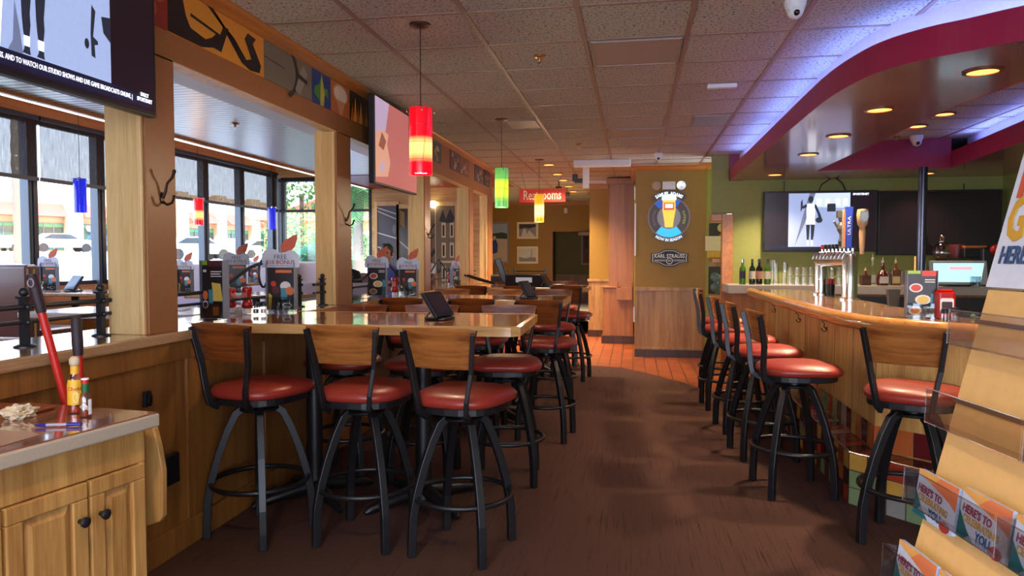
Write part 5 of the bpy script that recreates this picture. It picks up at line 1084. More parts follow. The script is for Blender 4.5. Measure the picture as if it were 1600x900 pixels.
# seated people in the raised room, partly hidden by the menus
def person(x, y, zseat, rz, shirt, hair, label, facing=1, arms=((.25,-.1),(.25,-.1))):
    root = empty('person', (x,y,WF), label, 'person', rz)
    s = zseat-WF
    V_ = [(0,0,s+.10),(0,.0,s+.24),(0,.02,s+.42),(0,.03,s+.54),(0,.03,s+.60),(0,.035,s+.66),
          (.17,.03,s+.50),(.21,-.03,s+.26),(.14,-.24,s+.34),(.10,-.32,s+.365),
          (-.17,.03,s+.50),(-.21,-.03,s+.26),(-.14,-.24,s+.34),(-.10,-.32,s+.365),
          (.10,-.05,s+.08),(.12,-.42,s+.06),(.12,-.44,.05),(-.10,-.05,s+.08),(-.12,-.42,s+.06),(-.12,-.44,.05)]
    E_ = [(0,1),(1,2),(2,3),(3,4),(4,5),(3,6),(6,7),(7,8),(8,9),(3,10),(10,11),(11,12),(12,13),(0,14),(14,15),(15,16),(0,17),(17,18),(18,19)]
    R_ = [.15,.14,.16,.13,.055,.05,.07,.045,.035,.03,.07,.045,.035,.03,.085,.07,.05,.085,.07,.05]
    me = bpy.data.meshes.new('body'); me.from_pydata(V_,E_,[]); o = bpy.data.objects.new('body', me); COL.objects.link(o); o.parent = root
    sk = o.modifiers.new('skin','SKIN'); 
    for i, r in enumerate(R_): me.skin_vertices[0].data[i].radius = (r, r*.8 if i < 4 else r)
    me.skin_vertices[0].data[0].use_root = True
    su = o.modifiers.new('sub','SUBSURF'); su.levels = 1; su.render_levels = 2
    SKIN = mat('skin',(196,140,112),.5); me.materials.append(shirt)
    hd = MB(); hz = s+.76
    prof = [(0,-.125),(.045,-.115),(.070,-.07),(.080,-.01),(.083,.04),(.075,.09),(.045,.122),(0,.13)]
    hd.lathe(prof,20,(0,.02,hz)); hd.v = [(a,.02+(b-.02)*1.18,c) for a,b,c in hd.v]
    hd.ball((0,-.082,hz-.02),.016,8,sz=1.6)
    for q in (-1,1): hd.ball((q*.083,.02,hz-.01),.02,8,sz=1.5); hd.tube([(q*.10,-.32,s+.365),(q*.09,-.40,s+.36)],.03,8,rs=[.03,.02])
    hd.tube([(0,.03,s+.58),(0,.025,hz-.08)],.05,10)
    for q in (-1,1):
        for f in range(4): hd.tube([(q*.09+(f-1.5)*.017,-.39,s+.36),(q*.09+(f-1.5)*.018,-.43,s+.362),(q*.09+(f-1.5)*.018,-.455-.008*(f in (1,2)),s+.35)],.0085,6)
        hd.tube([(q*.06,-.36,s+.36),(q*.04,-.39,s+.365),(q*.035,-.41,s+.36)],.01,6)
    h_ = hd.build('head_and_hands', SKIN, root, smooth=80)
    fm = MB()
    for q in (-1,1): fm.ball((q*.032,-.070,hz+.012),.011,8)
    fm.build('eyes', mat('eye_dark',(30,24,22),.2), h_); fm = MB(); fm.tube([(-.025,-.073,hz-.062),(0,-.080,hz-.064),(.025,-.073,hz-.062)],.006,6); fm.build('mouth', mat('lips',(160,84,76),.5), h_)
    hr = MB(); hr.lathe([(.088,-.03),(.093,.03),(.088,.09),(.055,.135),(0,.145)],20,(0,.035,hz)); hr.v = [(a,.035+(b-.035)*1.15,c+(.05 if b < -.03 else 0)) for a,b,c in hr.v]; hr.build('hair', hair, root, smooth=80)
    return root
SHB = mat('blue_shirt',(80,90,170),.8); SHK = mat('black_shirt',(26,26,34),.8); HB = mat('black_hair',(18,14,14),.5)
person(-3.42,9.62,.72,.12,SHB,HB,'dark haired person in a blue shirt seated behind the menu with bonus topper')
person(-3.36,7.95,.72,PI,SHK,HB,'person in a black shirt with back to the camera, beside the second post')
booth(-4.2,-2.8,9.45,10.05,1.2,'booth bench where the person in blue sits',LEATH,-1)

# ================================================================== WINDOW SHADES
SHM = shade_mat('dark_mesh_shade',(62,56,56),.10)
def rshade(y0,y1,x,label,zb=2.31,zt=3.04):
    root = empty('roller_shade', (x,(y0+y1)/2,zb), label, 'shade', group='roller shades along the window wall'); h=(y1-y0)/2
    mb = MB(); mb.quad((0,-h,.03),(0,h,.03),(0,h,zt-zb),(0,-h,zt-zb)); mb.build('mesh_fabric', SHM, root); mb = MB(); mb.box((-.012,-h,0),(.012,h,.045)); mb.build('hem_bar', DKF, root); mb = MB(); mb.tube([(0,-h,zt-zb),(0,h,zt-zb)],.03,8); mb.build('roller', DKF, root)
rshade(3.9,7.33,-6.82,'dark mesh roller shade in front of the far left window pane'); rshade(7.36,9.1,-6.82,'dark mesh roller shade above the blue pendant, left of the first post'); rshade(9.15,13.0,-6.82,'dark mesh roller shade behind the small red pendant, right of the first post')
root = empty('roller_shade', (-5.87,13.02,2.30), 'mesh roller shade over the end window by the palm', 'shade', group='roller shades along the window wall')
mb = MB(); mb.quad((-.92,0,.03),(.92,0,.03),(.92,0,.62),(-.92,0,.62)); mb.build('mesh_fabric', shade_mat('light_mesh_shade',(84,78,68),.32), root); mb = MB(); mb.box((-.92,-.012,0),(.92,.012,.05)); mb.build('hem_bar', DKF, root); mb = MB(); mb.tube([(-.92,0,.62),(.92,0,.62)],.03,8); mb.build('roller', DKF, root)

# ================================================================== THE BAR
rail = [(1.24,8.35),(1.215,7.9),(1.21,6.7),(1.21,5.6),(1.213,4.95),(1.245,4.55),(1.33,4.26),(1.47,4.05),(1.65,3.87),(2.0,3.54),(2.45,3.12)]
def offset(pts, d):
    out = []
    for i, p in enumerate(pts):
        a = Vector(pts[max(i-1,0)]); b = Vector(pts[min(i+1,len(pts)-1)]); t = (b-a).normalized(); n = Vector((-t.y,t.x)); out.append((p[0]+n.x*d, p[1]+n.y*d))
    return out
rl = dense(rail,4); 
root = empty('bar_counter', (1.4,6.2,0), 'long curved wooden bar with rolled rail and glossy top', 'bar'); OB = (-1.4,-6.2)
def T2(p): return (p[0]+OB[0], p[1]+OB[1])
ic = offset(rl,.05); io = offset(rl,.10); inn = offset(rl,.66)
topm = brick_mat('glossy_bar_top',(150,112,92),(134,98,82),(110,80,66),.5,.5,.06,.0)
mb = MB(); zt = 1.07
for i in range(len(rl)-1):
    a,b,c,d = [T2(p) for p in (io[i],io[i+1],inn[i+1],inn[i])]
    mb.add([(a[0],a[1],zt),(b[0],b[1],zt),(c[0],c[1],zt),(d[0],d[1],zt),(a[0],a[1],1.03),(b[0],b[1],1.03),(c[0],c[1],1.03),(d[0],d[1],1.03)],[(0,1,2,3),(7,6,5,4),(3,2,6,7)])
mb.build('bar_top', topm, root)
mb = MB()
prof = [(0.0,1.02),(0.0,1.05),(.012,1.075),(.035,1.09),(.065,1.09),(.09,1.082),(.102,1.068),(.105,1.03),(.06,1.0),(.02,1.005)]
offs = [offset(rl,d) for d,_ in prof]; n = len(prof)
vs = [(*T2(offs[k][i]), prof[k][1]) for i in range(len(rl)) for k in range(n)]
fs = [(i*n+k, i*n+(k+1)%n, (i+1)*n+(k+1)%n, (i+1)*n+k) for i in range(len(rl)-1) for k in range(n)]+[tuple(range(n)),tuple((len(rl)-1)*n+k for k in range(n-1,-1,-1))]
mb.add(vs, fs); mb.build('rolled_rail', BARW, root, smooth=60)
die = [(1.43,8.3),(1.40,6.2),(1.39,4.43),(2.5,3.38)]; dieo = [(1.52,8.3),(1.50,6.2),(1.50,4.48),(2.6,3.46)]
mb = MB()
for i in range(3):
    a,b,c,d = [T2(p) for p in (die[i],die[i+1],dieo[i+1],dieo[i])]; mb.prism([a,b,c,d],0,1.03)
mb.build('front_panel', BARP, root)
mb = MB()
dl = [Vector(p) for p in die]
for i,(n_) in ((0,3),(1,4),(2,3)):
    for k in range(n_+1):
        p = dl[i].lerp(dl[i+1],k/n_); t = (dl[i+1]-dl[i]).normalized(); nn = Vector((t.y,-t.x)); nn = nn if nn.x < 0 or nn.y < 0 else -nn
        q = [T2(v) for v in (p-t*.002, p+t*.002, p+t*.002+nn*.003, p-t*.002+nn*.003)]; mb.prism(q,.45,1.0)
mb.build('panel_battens', mat('groove_brown',(150,108,62),.5), root)
# tiled foot step: every tile colour is its own face
TILEC = [mat('tile_%s' % n_,c_,.12,coat=.5) for n_,c_ in (('maroon',(104,28,32)),('sage',(130,150,104)),('gold',(212,160,72)),('brown',(76,48,42)),('brick',(176,60,40)),('grey',(150,146,136)),('orange',(200,104,52)))]; GROUT = mat('grout',(70,58,50),.8)
stp = [(1.27,8.3),(1.255,6.2),(1.235,4.36),(2.2,3.30)]; 
def tiles(mb, a, b, z0, z1, t=.105, outward=None):
    a = Vector(a); b = Vector(b); L = (b-a).length; u = (b-a)/L; n_ = int(L/t); nz = max(1,round((z1-z0)/t)); hz_ = (z1-z0)/nz
    nv = Vector((u.y,-u.x)); nv = nv if nv.dot(Vector((-1,-.6))) > 0 else -nv
    for i in range(n_):
        for k in range(nz):
            p = a+u*(L*i/n_+.003)+nv*.003; q = a+u*(L*(i+1)/n_-.003)+nv*.003; c_ = random.randrange(7)
            P_ = [(p.x,p.y,z0+hz_*k+.003),(q.x,q.y,z0+hz_*k+.003),(q.x,q.y,z0+hz_*(k+1)-.003),(p.x,p.y,z0+hz_*(k+1)-.003)]
            mb.add([(x_+OB[0],y_+OB[1],z_) for x_,y_,z_ in P_],[(0,1,2,3)],c_)
mb = MB(); 
for i in range(3): mb.prism([T2(stp[i]),T2(stp[i+1]),T2(die[i+1]),T2(die[i])],0,.30,7)
for i in range(3): tiles(mb,stp[i],stp[i+1],0,.30); tiles(mb,tuple(Vector(die[i])+Vector((-.004,0))),tuple(Vector(die[i+1])+Vector((-.004,-.001))),.305,.45)
for i in range(3):
    a = Vector(stp[i]); b = Vector(stp[i+1]); c_ = Vector(die[i+1]); d_ = Vector(die[i]); n_ = int((b-a).length/.105)
    for k in range(n_):
        p0 = a.lerp(b,k/n_+.003); p1 = a.lerp(b,(k+1)/n_-.003); q1 = d_.lerp(c_,(k+1)/n_-.003); q0 = d_.lerp(c_,k/n_+.003)
        mb.add([(v.x+OB[0],v.y+OB[1],.3015) for v in (p0,p1,q1,q0)],[(0,1,2,3)],random.choice((0,3,3,4,5)))
mb.build('tiled_step', TILEC+[GROUT], root)
mb = MB(); mb.tube([(*T2(p),.301) for p in stp],.006,6); mb.build('step_edge_trim', STEEL, root)
for i,(px,py) in enumerate(((1213,485),(1252,500),(1293,514),(1342,535))):
    r = _ray(px,py); t = 1.40/r.x; p = EYE+r*t
    if i == 3: p = Vector((1.40,4.5,p.z))
    M_ = Matrix.Translation((1.395,p.y,p.z)) @ Matrix.Rotation(PI,4,'Z')
    coat_hook(M_, ['farthest','second','third','nearest'][i]+' black purse hook under the bar rail', BLACK, .55)

# ------------------------------------------------------------------ back counter
root = empty('back_counter', (2.8,9.4,0), 'low back counter with pale stone edge against the green wall', 'counter')
STONE = mat('pale_stone',(196,184,170),.3,bump=.03)
mb = MB(); mb.box((-1.66,-.32,.985),(1.6,.29,1.09)); mb.build('stone_top', STONE, root, bevel=.006)
mb = MB(); mb.box((-1.60,-.28,0),(1.6,.29,.985)); mb.build('cabinet', TALLW, root)
mb = MB(); mb.box((-1.16,-.30,.12),(-.62,-.28,.93)); d_ = mb.build('door', TALLW, root, bevel=.004); mb = MB(); mb.box((-1.08,-.31,.2),(-.70,-.30,.85)); mb.build('raised_panel', TALLW, d_, bevel=.01)
mb = MB(); mb.box((-.55,-.31,.3),(1.6,-.285,.96)); mb.build('dark_fridge_front', mat('fridge_dark',(44,42,44),.4), root)
mb = MB(); mb.box((-1.34,-.296,.80),(-1.33,-.28,.88)); mb.build('hinge', STEEL, root)
# glassware and bottles standing on it
CT = 1.0915
def cp(px, y=9.3): r = _ray(px,440); return r.x/r.y*y
GGREEN = mat('bottle_green',(24,44,20),.08,coat=.5); GBLK = mat('bottle_black',(16,12,14),.08,coat=.5)
def wine(px, label, body, lab, y=9.25, fo=GBLK):
    root = empty('wine_bottle', (cp(px,y),y,CT), label, 'bottle', group='wine bottles on the back counter')
    mb = MB(); mb.lathe([(0,0),(.037,0),(.038,.01),(.038,.19),(.030,.215),(.016,.235),(.0145,.30),(0,.30)],20); mb.build('glass', body, root, smooth=50)
    mb = MB(); mb.lathe([(.0152,.262),(.016,.305),(.016,.315),(0,.317)],14); mb.build('foil', fo, root, smooth=50); mb = MB(); mb.lathe([(.0385,.07),(.0385,.165)],20); mb.build('label', lab, root, smooth=50)
wine(1160,'wine bottle with black label and silver neck, leftmost on the back counter',mat('bottle_leaf',(70,110,30),.08,coat=.5),mat('label_black',(26,28,30),.5),fo=STEEL)
wine(1175,'green wine bottle with white label, second from left on the back counter',GGREEN,mat('label_cream',(220,212,196),.5))
wine(1186,'dark wine bottle with red and pale label, third from left on the back counter',GBLK,mat('label_rose',(190,130,120),.5))
wine(1199,'green wine bottle with grey label, nearest the glasses on the back counter',mat('bottle_leaf2',(60,100,30),.08,coat=.5),mat('label_cream',(220,212,196),.5),fo=mat('foil_maroon',(80,30,36),.4))
glass_proto = None
def glass(px, y, z, label, h=.13, r=.038, up=False, group='glasses stacked on the back counter', name='drinking_glass'):
    mb = MB(); prof = [(0,0.004),(r*.78,0.004),(r,h),(r-.003,h),(r*.74,.012),(0,.012)]
    if not up: prof = [(a,h-b) for a,b in prof][::-1]
    mb.lathe(prof,14); o = mb.build(name, GLASS, loc=(cp(px,y),y,z), smooth=40); return tag(o,label,'glass',group)
GL = 'clear short glass in crowded rows on the back counter left of the beer taps'
glass(1206.5,9.3,CT,'tall clear glass cylinder right of the wine bottles',.30,.034,True); glass(1213,9.2,CT,'clear tumbler with another on it, beside the tall glass cylinder',.15,.036); 
g0 = glass(1213,9.2,CT+.151,'upper tumbler of the stack beside the tall glass cylinder',.12,.034)
glass(1226,9.2,CT,'lower tumbler of the second stack right of the wine bottles',.15,.037); glass(1227,9.2,CT+.151,'upper tumbler of the second stack right of the wine bottles',.13,.034)
gg = glass(1234,9.25,CT,GL,.11,.038,group='rows of short glasses left of the beer taps')
for r_ in range(2):
    for k in range(8):
        for zz in range(2):
            if r_ == k == zz == 0: continue
            c = gg.copy(); COL.objects.link(c); c.location = (cp(1234,9.25)+k*.08+.03*r_, 9.2+r_*.09, CT+zz*.112); 
g2 = glass(1385,9.3,CT,'clear stemless glass right of the liquor bottles on the back counter',.17,.036,group='glasses right of the liquor bottles')
for k in range(1,10):
    c = g2.copy(); COL.objects.link(c); c.location = (cp(1385,9.3)+(k%6)*.082+(.03 if k > 5 else 0), 9.3-(k//6)*.09, CT)
def liquor(px, y, label, body, lab, h, w_, sq=False, liquid=None):
    root = empty('liquor_bottle', (cp(px,y),y,CT), label, 'bottle', group='liquor bottles with pourers')
    mb = MB()
    if sq: mb.prism(rrect(-w_,-w_*.6,w_,w_*.6,.012),0,h*.55); mb.lathe([(w_*.55,h*.55),(.014,h*.66),(.014,h*.8),(0,h*.8)],14)
    else: mb.lathe([(0,0),(w_,0),(w_*1.05,h*.25),(w_*.8,h*.42),(w_*.35,h*.52),(.015,h*.68),(.014,h*.8),(0,h*.8)],18)
    mb.build('glass', body, root, smooth=45)
    mb = MB(); mb.lathe([(0,h*.8),(.016,h*.8),(.016,h*.86),(.006,h*.88),(.004,h),(0,h)],12); mb.build('pourer', mat('pourer_cream',(206,190,150),.4), root, smooth=45)
    mb = MB(); mb.box((-w_*.75,-w_*(.62 if sq else 1.06),h*.08),(w_*.75,-w_*(.6 if sq else .9),h*.32)); mb.build('label', lab, root)
liquor(1352,9.2,'short amber liquor bottle directly right of the beer tower',mat('amber_liquor',(90,40,16),.1,coat=.4),mat('label_brown',(70,44,30),.5),.22,.06,True)
liquor(1363,9.3,'clear liquor bottle with a tall pourer',GLASS,mat('label_clear',(200,206,206),.5),.38,.034)
liquor(1379,9.2,'round-bellied dark red liqueur bottle with white label',mat('dark_red_liqueur',(90,20,14),.1,coat=.4),mat('label_cream',(220,212,196),.5),.34,.062)
liquor(1399,9.2,'square orange and black liqueur bottle with cream label',mat('orange_liqueur',(120,64,26),.1,coat=.4),mat('label_parchment',(214,190,130),.5),.34,.055,True)
# point-of-sale, juice bottle and equipment at the right end of the counter
x = cp(1503,9.0)
root = empty('register_screen', (cp(1499,8.95),8.95,CT), 'lit touch screen cash register on the back counter', 'register')
mb = MB(); mb.M = Matrix.Rotation(-.2,4,'X'); mb.box((-.30,-.02,.02),(.30,.03,.30)); mb.build('housing', mat('grey_plastic',(170,174,176),.4), root, bevel=.01)
mb = MB(); mb.M = Matrix.Rotation(-.2,4,'X'); mb.poly([(-.27,.05),(.22,.05),(.27,.27),(-.27,.27)],(0,-.0205,0),(1,0,0),(0,0,1),0,0); mb.poly([(-.10,.19),(.14,.19),(.14,.23),(-.10,.23)],(0,-.0205,0),(1,0,0),(0,0,1),.001,1); mb.build('screen', [mat('lit_cyan',(150,206,222),.3,emit=(150,206,222),estr=.8),mat('lit_pink',(214,150,160),.3,emit=(214,150,160),estr=.7)], root)
mb = MB(); mb.box((-.12,-.0,0),(.12,.2,.03)); mb.build('base', PLASTIC_BLK, root)
root = empty('bottle_shelf', (cp(1500,9.35),9.35,CT), 'raised dark shelf behind the cash register holding jugs', 'shelf'); mb = MB(); mb.box((-.22,-.12,.30),(.22,.15,.33)); mb.box((-.22,-.1,0),(-.19,.13,.3)); mb.box((.19,-.1,0),(.22,.13,.3)); mb.build('board', mat('shelf_dark',(60,44,36),.5), root)
zs = CT+.331
mb = MB(); mb.lathe([(0,0),(.08,0),(.09,.02),(.088,.13),(.05,.17),(.026,.19),(.026,.24),(.034,.25),(.02,.27),(0,.27)],20); tag(mb.build('glass_decanter', thin_glass('milky_glass',(226,214,204),gloss=.4), loc=(cp(1470,9.3),9.3,zs), smooth=45),'pale glass decanter standing above the cash register','decanter')
mb = MB(); mb.lathe([(0,0),(.06,0),(.085,.15),(.08,.16),(.058,.01),(0,.01)],20); tag(mb.build('red_cup', mat('maroon_plastic',(110,40,44),.4), loc=(cp(1493,9.36),9.36,zs), smooth=45),'maroon cup beside the pale glass decanter','cup')
root = empty('receipt_printer', (cp(1518,9.28),9.28,zs), 'dark receipt printer with an orange top above the cash register', 'printer'); mb = MB(); mb.box((-.13,-.1,0),(.13,.1,.11)); mb.build('case', PLASTIC_BLK, root, bevel=.01); mb = MB(); mb.box((-.12,-.09,.11),(.12,.08,.14)); mb.build('lid', mat('amber_plastic',(190,110,50),.4), root, bevel=.008)
root = empty('bar_blender', (cp(1545,9.2),9.2,CT), 'dark blender base with a red knob at the right end of the counter', 'blender'); mb = MB(); mb.prism([(-.13,-.12),(.12,-.12),(.1,.1),(-.1,.1)],0,.45); mb.build('base', PLASTIC_BLK, root, bevel=.02); mb = MB(); mb.ball((.0,-.14,.42),.06,14); mb.build('red_knob', mat('glossy_red',(170,30,28),.2), root, smooth=60)
mb = MB(); mb.lathe([(0,0),(.05,0),(.055,.12),(.05,.12),(.045,.01),(0,.01)],16); tag(mb.build('wine_bucket', thin_glass('acrylic_tub',(220,226,230),gloss=.3), loc=(cp(1527,8.9)-.02,8.9,CT), smooth=45),'clear plastic tub at the right end beside the cash register','tub')
# steel post in front of the dark screen
r = _ray(1440,380); x = r.x/r.y*8.6; mb = MB(); mb.tube([(x,8.6,0),(x,8.6,2.42)],.045,20); tag(mb.build('steel_post', mat('dark_steel_post',(84,84,100),.2,metal=.8), smooth=60),'dark steel post from floor to soffit before the switched-off television','post')

# ------------------------------------------------------------------ beer tower
BT = 1.0705
pL = onz(1282,460,BT); pR = onz(1327,468,BT)
root = empty('beer_tower', ((pL.x+pR.x)/2,(pL.y+pR.y)/2,BT), 'chrome beer tower with two round columns on the bar', 'beer tower'); c0 = root.location
CR2 = mat('brushed_chrome',(226,226,220),.2,metal=1)
for p, h, rad in ((pL,.34,.056),(pR,.37,.062)):
    mb = MB(); mb.lathe([(0,0),(rad+.02,0),(rad+.02,.012),(rad,.018),(rad,h),(rad*.9,h+.012),(0,h+.012)],32,(p.x-c0.x,p.y-c0.y,0)); mb.build('column', CR2, root, smooth=45)
d = (pR-pL); u = d.normalized()
mb = MB(); a = pL-c0-u*.05; b = pR-c0; mb.tube([(a.x,a.y,.325),(b.x,b.y,.335)],.058,20); mb.build('cross_pipe', CR2, root, smooth=60)
mb = MB(); mb.box((-.01,-.01,0),(.01,.01,.01)); 
mb = MB(); mb.tube([(a.x,a.y,.385),(b.x,b.y,.392)],.012,8); mb.build('tap_rail', CR2, root, smooth=60)
NT = 9; side = Vector((u.y,-u.x,0)); side = side if side.y < 0 else -side
hs = [('black stub tap',BLACK,.05)]*5
handles = {5:('silver and black figure shaped tap handle',mat('pewter',(110,108,104),.3,metal=.6)),6:('grey paddle tap handle',mat('grey_paddle',(150,140,126),.4)),7:('blue tap handle with white lettering',mat('tap_blue',(30,60,170),.3)),8:('tan tap handle with a pale shield badge',mat('tap_tan',(190,150,104),.4))}
for k in range(NT):
    p = (pL-c0).lerp(pR-c0,(k+.3)/(NT-1.3)); base = Vector((p.x,p.y,.40))
    rt_ = empty('beer_tap', c0+base, ['first short','second short','third short','fourth short','fifth short','','','',''][k]+' black tap from the left on the beer tower' if k < 5 else handles[k][0]+' on the beer tower', 'beer tap', group='taps on the beer tower')
    mb = MB(); mb.tube([(0,0,-.01),(0,0,.03)],.010,8); mb.tube([tuple(side*.0+Vector((0,0,-.0))),tuple(side*.07+Vector((0,0,-.01))),tuple(side*.09+Vector((0,0,-.06)))],.010,8); mb.build('faucet', CHROME, rt_, smooth=60)
    if k < 5: mb = MB(); mb.lathe([(0,.03),(.012,.03),(.016,.07),(.0,.075)],10); mb.build('stub', BLACK if k else mat('copper_red',(190,70,40),.3), rt_, smooth=60)
    elif k == 5:
        mb = MB(); mb.lathe([(0,.03),(.016,.03),(.02,.10),(.012,.12),(.012,.16),(.03,.19),(.036,.22),(.026,.25),(.014,.26),(.022,.29),(.024,.31),(0,.315)],14); mb.box((-.034,-.026,.30),(.034,.026,.36)); mb.tube([(.03,0,.22),(.055,-.02,.27)],.010,6); mb.tube([(-.03,0,.22),(-.06,-.01,.27)],.010,6); mb.build('handle', handles[5][1], rt_, smooth=40); mb = MB(); mb.lathe([(.0185,.05),(.021,.095)],12); mb.build('band', BLACKF, rt_)
    elif k == 6:
        mb = MB(); mb.prism([(-.02,-.012),(.02,-.012),(.024,.012),(-.024,.012)],.03,.36); mb.build('handle', handles[6][1], rt_, bevel=.006)
        mb = MB(); mb.box((.026,-.014,.08),(.034,.014,.34)); mb.build('red_edge', mat('tap_red',(190,50,40),.3), rt_)
    elif k == 7:
        mb = MB(); mb.add([(-.022,-.014,.03),(.022,-.014,.03),(.022,.014,.03),(-.022,.014,.03),(-.036,-.016,.38),(.030,-.016,.38),(.030,.016,.38),(-.036,.016,.38)],[(0,3,2,1),(4,5,6,7),(0,1,5,4),(1,2,6,5),(2,3,7,6),(3,0,4,7)]); mb.build('handle', handles[7][1], rt_, bevel=.005)
        text('lettering','ULTRA',.034,frame((-.003,-.019,.22),(0,0,1),(-1,0,0)),WHITE,rt_,extrude=.0003,sx=1.5); mb = MB(); mb.box((-.040,-.010,.05),(-.030,.010,.36)); mb.build('orange_edge', mat('tap_orange',(214,120,70),.3), rt_)
    else:
        mb = MB(); mb.lathe([(0,.0),(.014,.0),(.020,.06),(.026,.18),(.022,.22),(.04,.25),(.046,.33),(.04,.37),(0,.375)],14,(.07,0,-.02)); mb.build('handle', handles[8][1], rt_, smooth=50)
        mb = MB(); sh = [(-.03,.10),(.03,.10),(.034,.05),(.026,.02),(0,0),(-.026,.02),(-.034,.05)]; mb.poly([(a_,b_) for a_,b_ in sh],(.07,-.048,.235),(1,0,0),(0,0,1),0,0,th=.008); mb.poly([(a_*.75,b_*.75+.012) for a_,b_ in sh],(.07,-.048,.235),(1,0,0),(0,0,1),.001,1); mb.build('shield_badge', [mat('badge_blue',(150,176,196),.4),mat('badge_pale',(190,206,216),.4)], rt_)
# things on the bar
x,y = on(1449,497,BT); menu_stand(x-.03,y+.02,BT,-6,'menu stand with food photos standing on the bar near the gift card rack',2,topper=False,s=.95,name='menu_stand')
x,y = on(1475,498,BT); root = empty('sauce_bottle', (x,y,BT), 'big red sauce bottle with a white label on the bar', 'bottle')
mb = MB(); mb.prism(rrect(-.05,-.035,.05,.035,.018),0,.155); mb.prism(rrect(-.042,-.03,.042,.03,.018),.155,.17); mb.build('body', KETCH, root, bevel=.012); mb = MB(); mb.poly(rrect(-.036,.04,.036,.12,.012),(0,-.0362,0),(1,0,0),(0,0,1),0,0,th=.001); mb.poly(rrect(-.028,.06,.028,.10,.006),(0,-.0362,0),(1,0,0),(0,0,1),.0008,1); mb.build('label', [WHITE,mat('label_dark',(60,44,50),.5)], root)
x,y = on(1476,506,BT); shaker(x,y,BT,'pepper shaker on the bar before the big red sauce bottle',False); x,y = on(1491,504,BT); shaker(x,y,BT,'salt shaker on the bar before the big red sauce bottle',True)
x,y = on(1395,478,BT); mb = MB(); mb.lathe([(0,0),(.032,0),(.045,.075),(.042,.075),(.030,.005),(0,.005)],4); root = tag(mb.build('square_cup', mat('black_wire',(60,58,58),.5), loc=(x,y,BT), rot=(0,0,PI/4)),'small dark square cup at the back edge of the bar','cup'); root.scale=(1.5,1.2,1.6)
x,y = on(1500,497,BT); root = empty('sunglasses', (x+.10,y,BT), 'green and silver bottle opener lying on the bar end', 'opener'); root.name = 'bottle_opener'
mb = MB(); mb.ball((-.03,0,.012),.014,10); mb.ball((.03,0,.014),.014,10); mb.build('green_ends', mat('leaf_green',(50,130,80),.4), root, smooth=60); mb = MB(); mb.tube([(-.03,0,.01),(0,-.02,.006),(.03,0,.01)],.004,6); mb.build('wire', STEEL, root)
x,y = on(1309,463,BT); mb = MB(); mb.lathe([(0,0),(.035,0),(.04,.10),(.036,.10),(.03,.01),(0,.01)],14); tag(mb.build('dark_cup', PLASTIC_BLK, loc=(x,y+.25,BT), smooth=45),'dark cup with something red behind the beer tower','cup')
mb = MB(); mb.lathe([(0,0),(.03,0),(.034,.05),(0,.055)],12); tag(mb.build('red_squeeze_bottle', KETCH, loc=(x,y+.25,BT+.102), smooth=45),'small red bottle standing in the dark cup behind the beer tower','bottle')
r = _ray(1455,440); x = r.x/r.y*5.2; mb = MB(); mb.tube([(0,0,0),(0,0,.36)],.006,8); tag(mb.build('wooden_skewer', EDGEW, loc=(onz(1452,487,BT).x-.02,onz(1452,487,BT).y+.2,BT)),'thin wooden stick standing upright behind the bar menu stand','stick')

# ------------------------------------------------------------------ doorway shelf left of the green wall
root = empty('storage_shelf', (1.06,YG+.45,0), 'wooden shelf with papers in the doorway beside the green wall', 'shelf')
mb = MB(); mb.box((-.03,-.2,1.90),(.22,.0,1.93)); mb.box((-.03,-.28,1.36),(.22,.2,1.41)); mb.box((-.03,.18,0),(.22,.2,2.0)); mb.box((-.03,-.2,.88),(.22,.2,.91)); mb.build('boards', CABW, root)
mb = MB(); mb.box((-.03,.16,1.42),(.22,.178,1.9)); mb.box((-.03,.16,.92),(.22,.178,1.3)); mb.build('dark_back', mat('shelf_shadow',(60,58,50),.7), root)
def paper(p0,p1,y,label,c_,name='posted_paper',tilt=0):
    A = ony(p0[0],p0[1],y); B = ony(p1[0],p1[1],y); mb = MB(); mb.box((A.x,-.004,B.z),(B.x,0,A.z)); o = mb.build(name, mat('paper_%d' % c_[0],c_,.7), loc=(0,y,0)); tag(o,label,'paper')
paper((1102,369),(1127,392),YG+.55,'cream sheet of paper pinned in the doorway',(226,216,170)); paper((1124,366),(1131,392),YG+.56,'red paper edge behind the cream sheet in the doorway',(196,84,54))
mb = MB(); c = ony(1111,406,YG+.25); mb.box((-.10,-.03,-.05),(.09,.03,.05)); root = tag(mb.build('yellow_box', mat('yellow_card',(222,190,40),.5), loc=(c.x+.05,YG+.25,1.465), bevel=.02),'yellow rounded box standing on the doorway shelf','box')
text('lettering','PEEL',.05,frame((0,-.032,-.015),(1,0,0),(0,0,1)),BLACKF,root,extrude=.0003) if False else None
mb = MB(); mb.box((-.03,-.03,0),(.03,.03,.10)); tag(mb.build('white_box', WHITEP, loc=(ony(1127,405,YG+.3).x+.045,YG+.3,1.412)),'small white box beside the yellow one on the doorway shelf','box')
c = ony(1128,356,YG+.55); mb = MB(); mb.M = Matrix.Rotation(PI/2,4,'X'); mb.lathe([(0,0),(.06,0),(.06,.02),(0,.02)],20); tag(mb.build('wall_clock', mat('clock_cream',(210,196,120),.5), loc=(c.x,YG+.55,c.z)),'small round pale disc at the top of the doorway shelf','clock')
mb = MB()
for k in range(14): mb.ball((random.uniform(-.09,.09),random.uniform(-.06,.06),.06+random.uniform(0,.2)),.06,8)
tag(mb.build('trash_bag', mat('teal_plastic_bag',(90,120,110),.3), loc=(1.14,YG+.35,.912), smooth=60),'crumpled greenish plastic bag on the lower doorway shelf','bag')

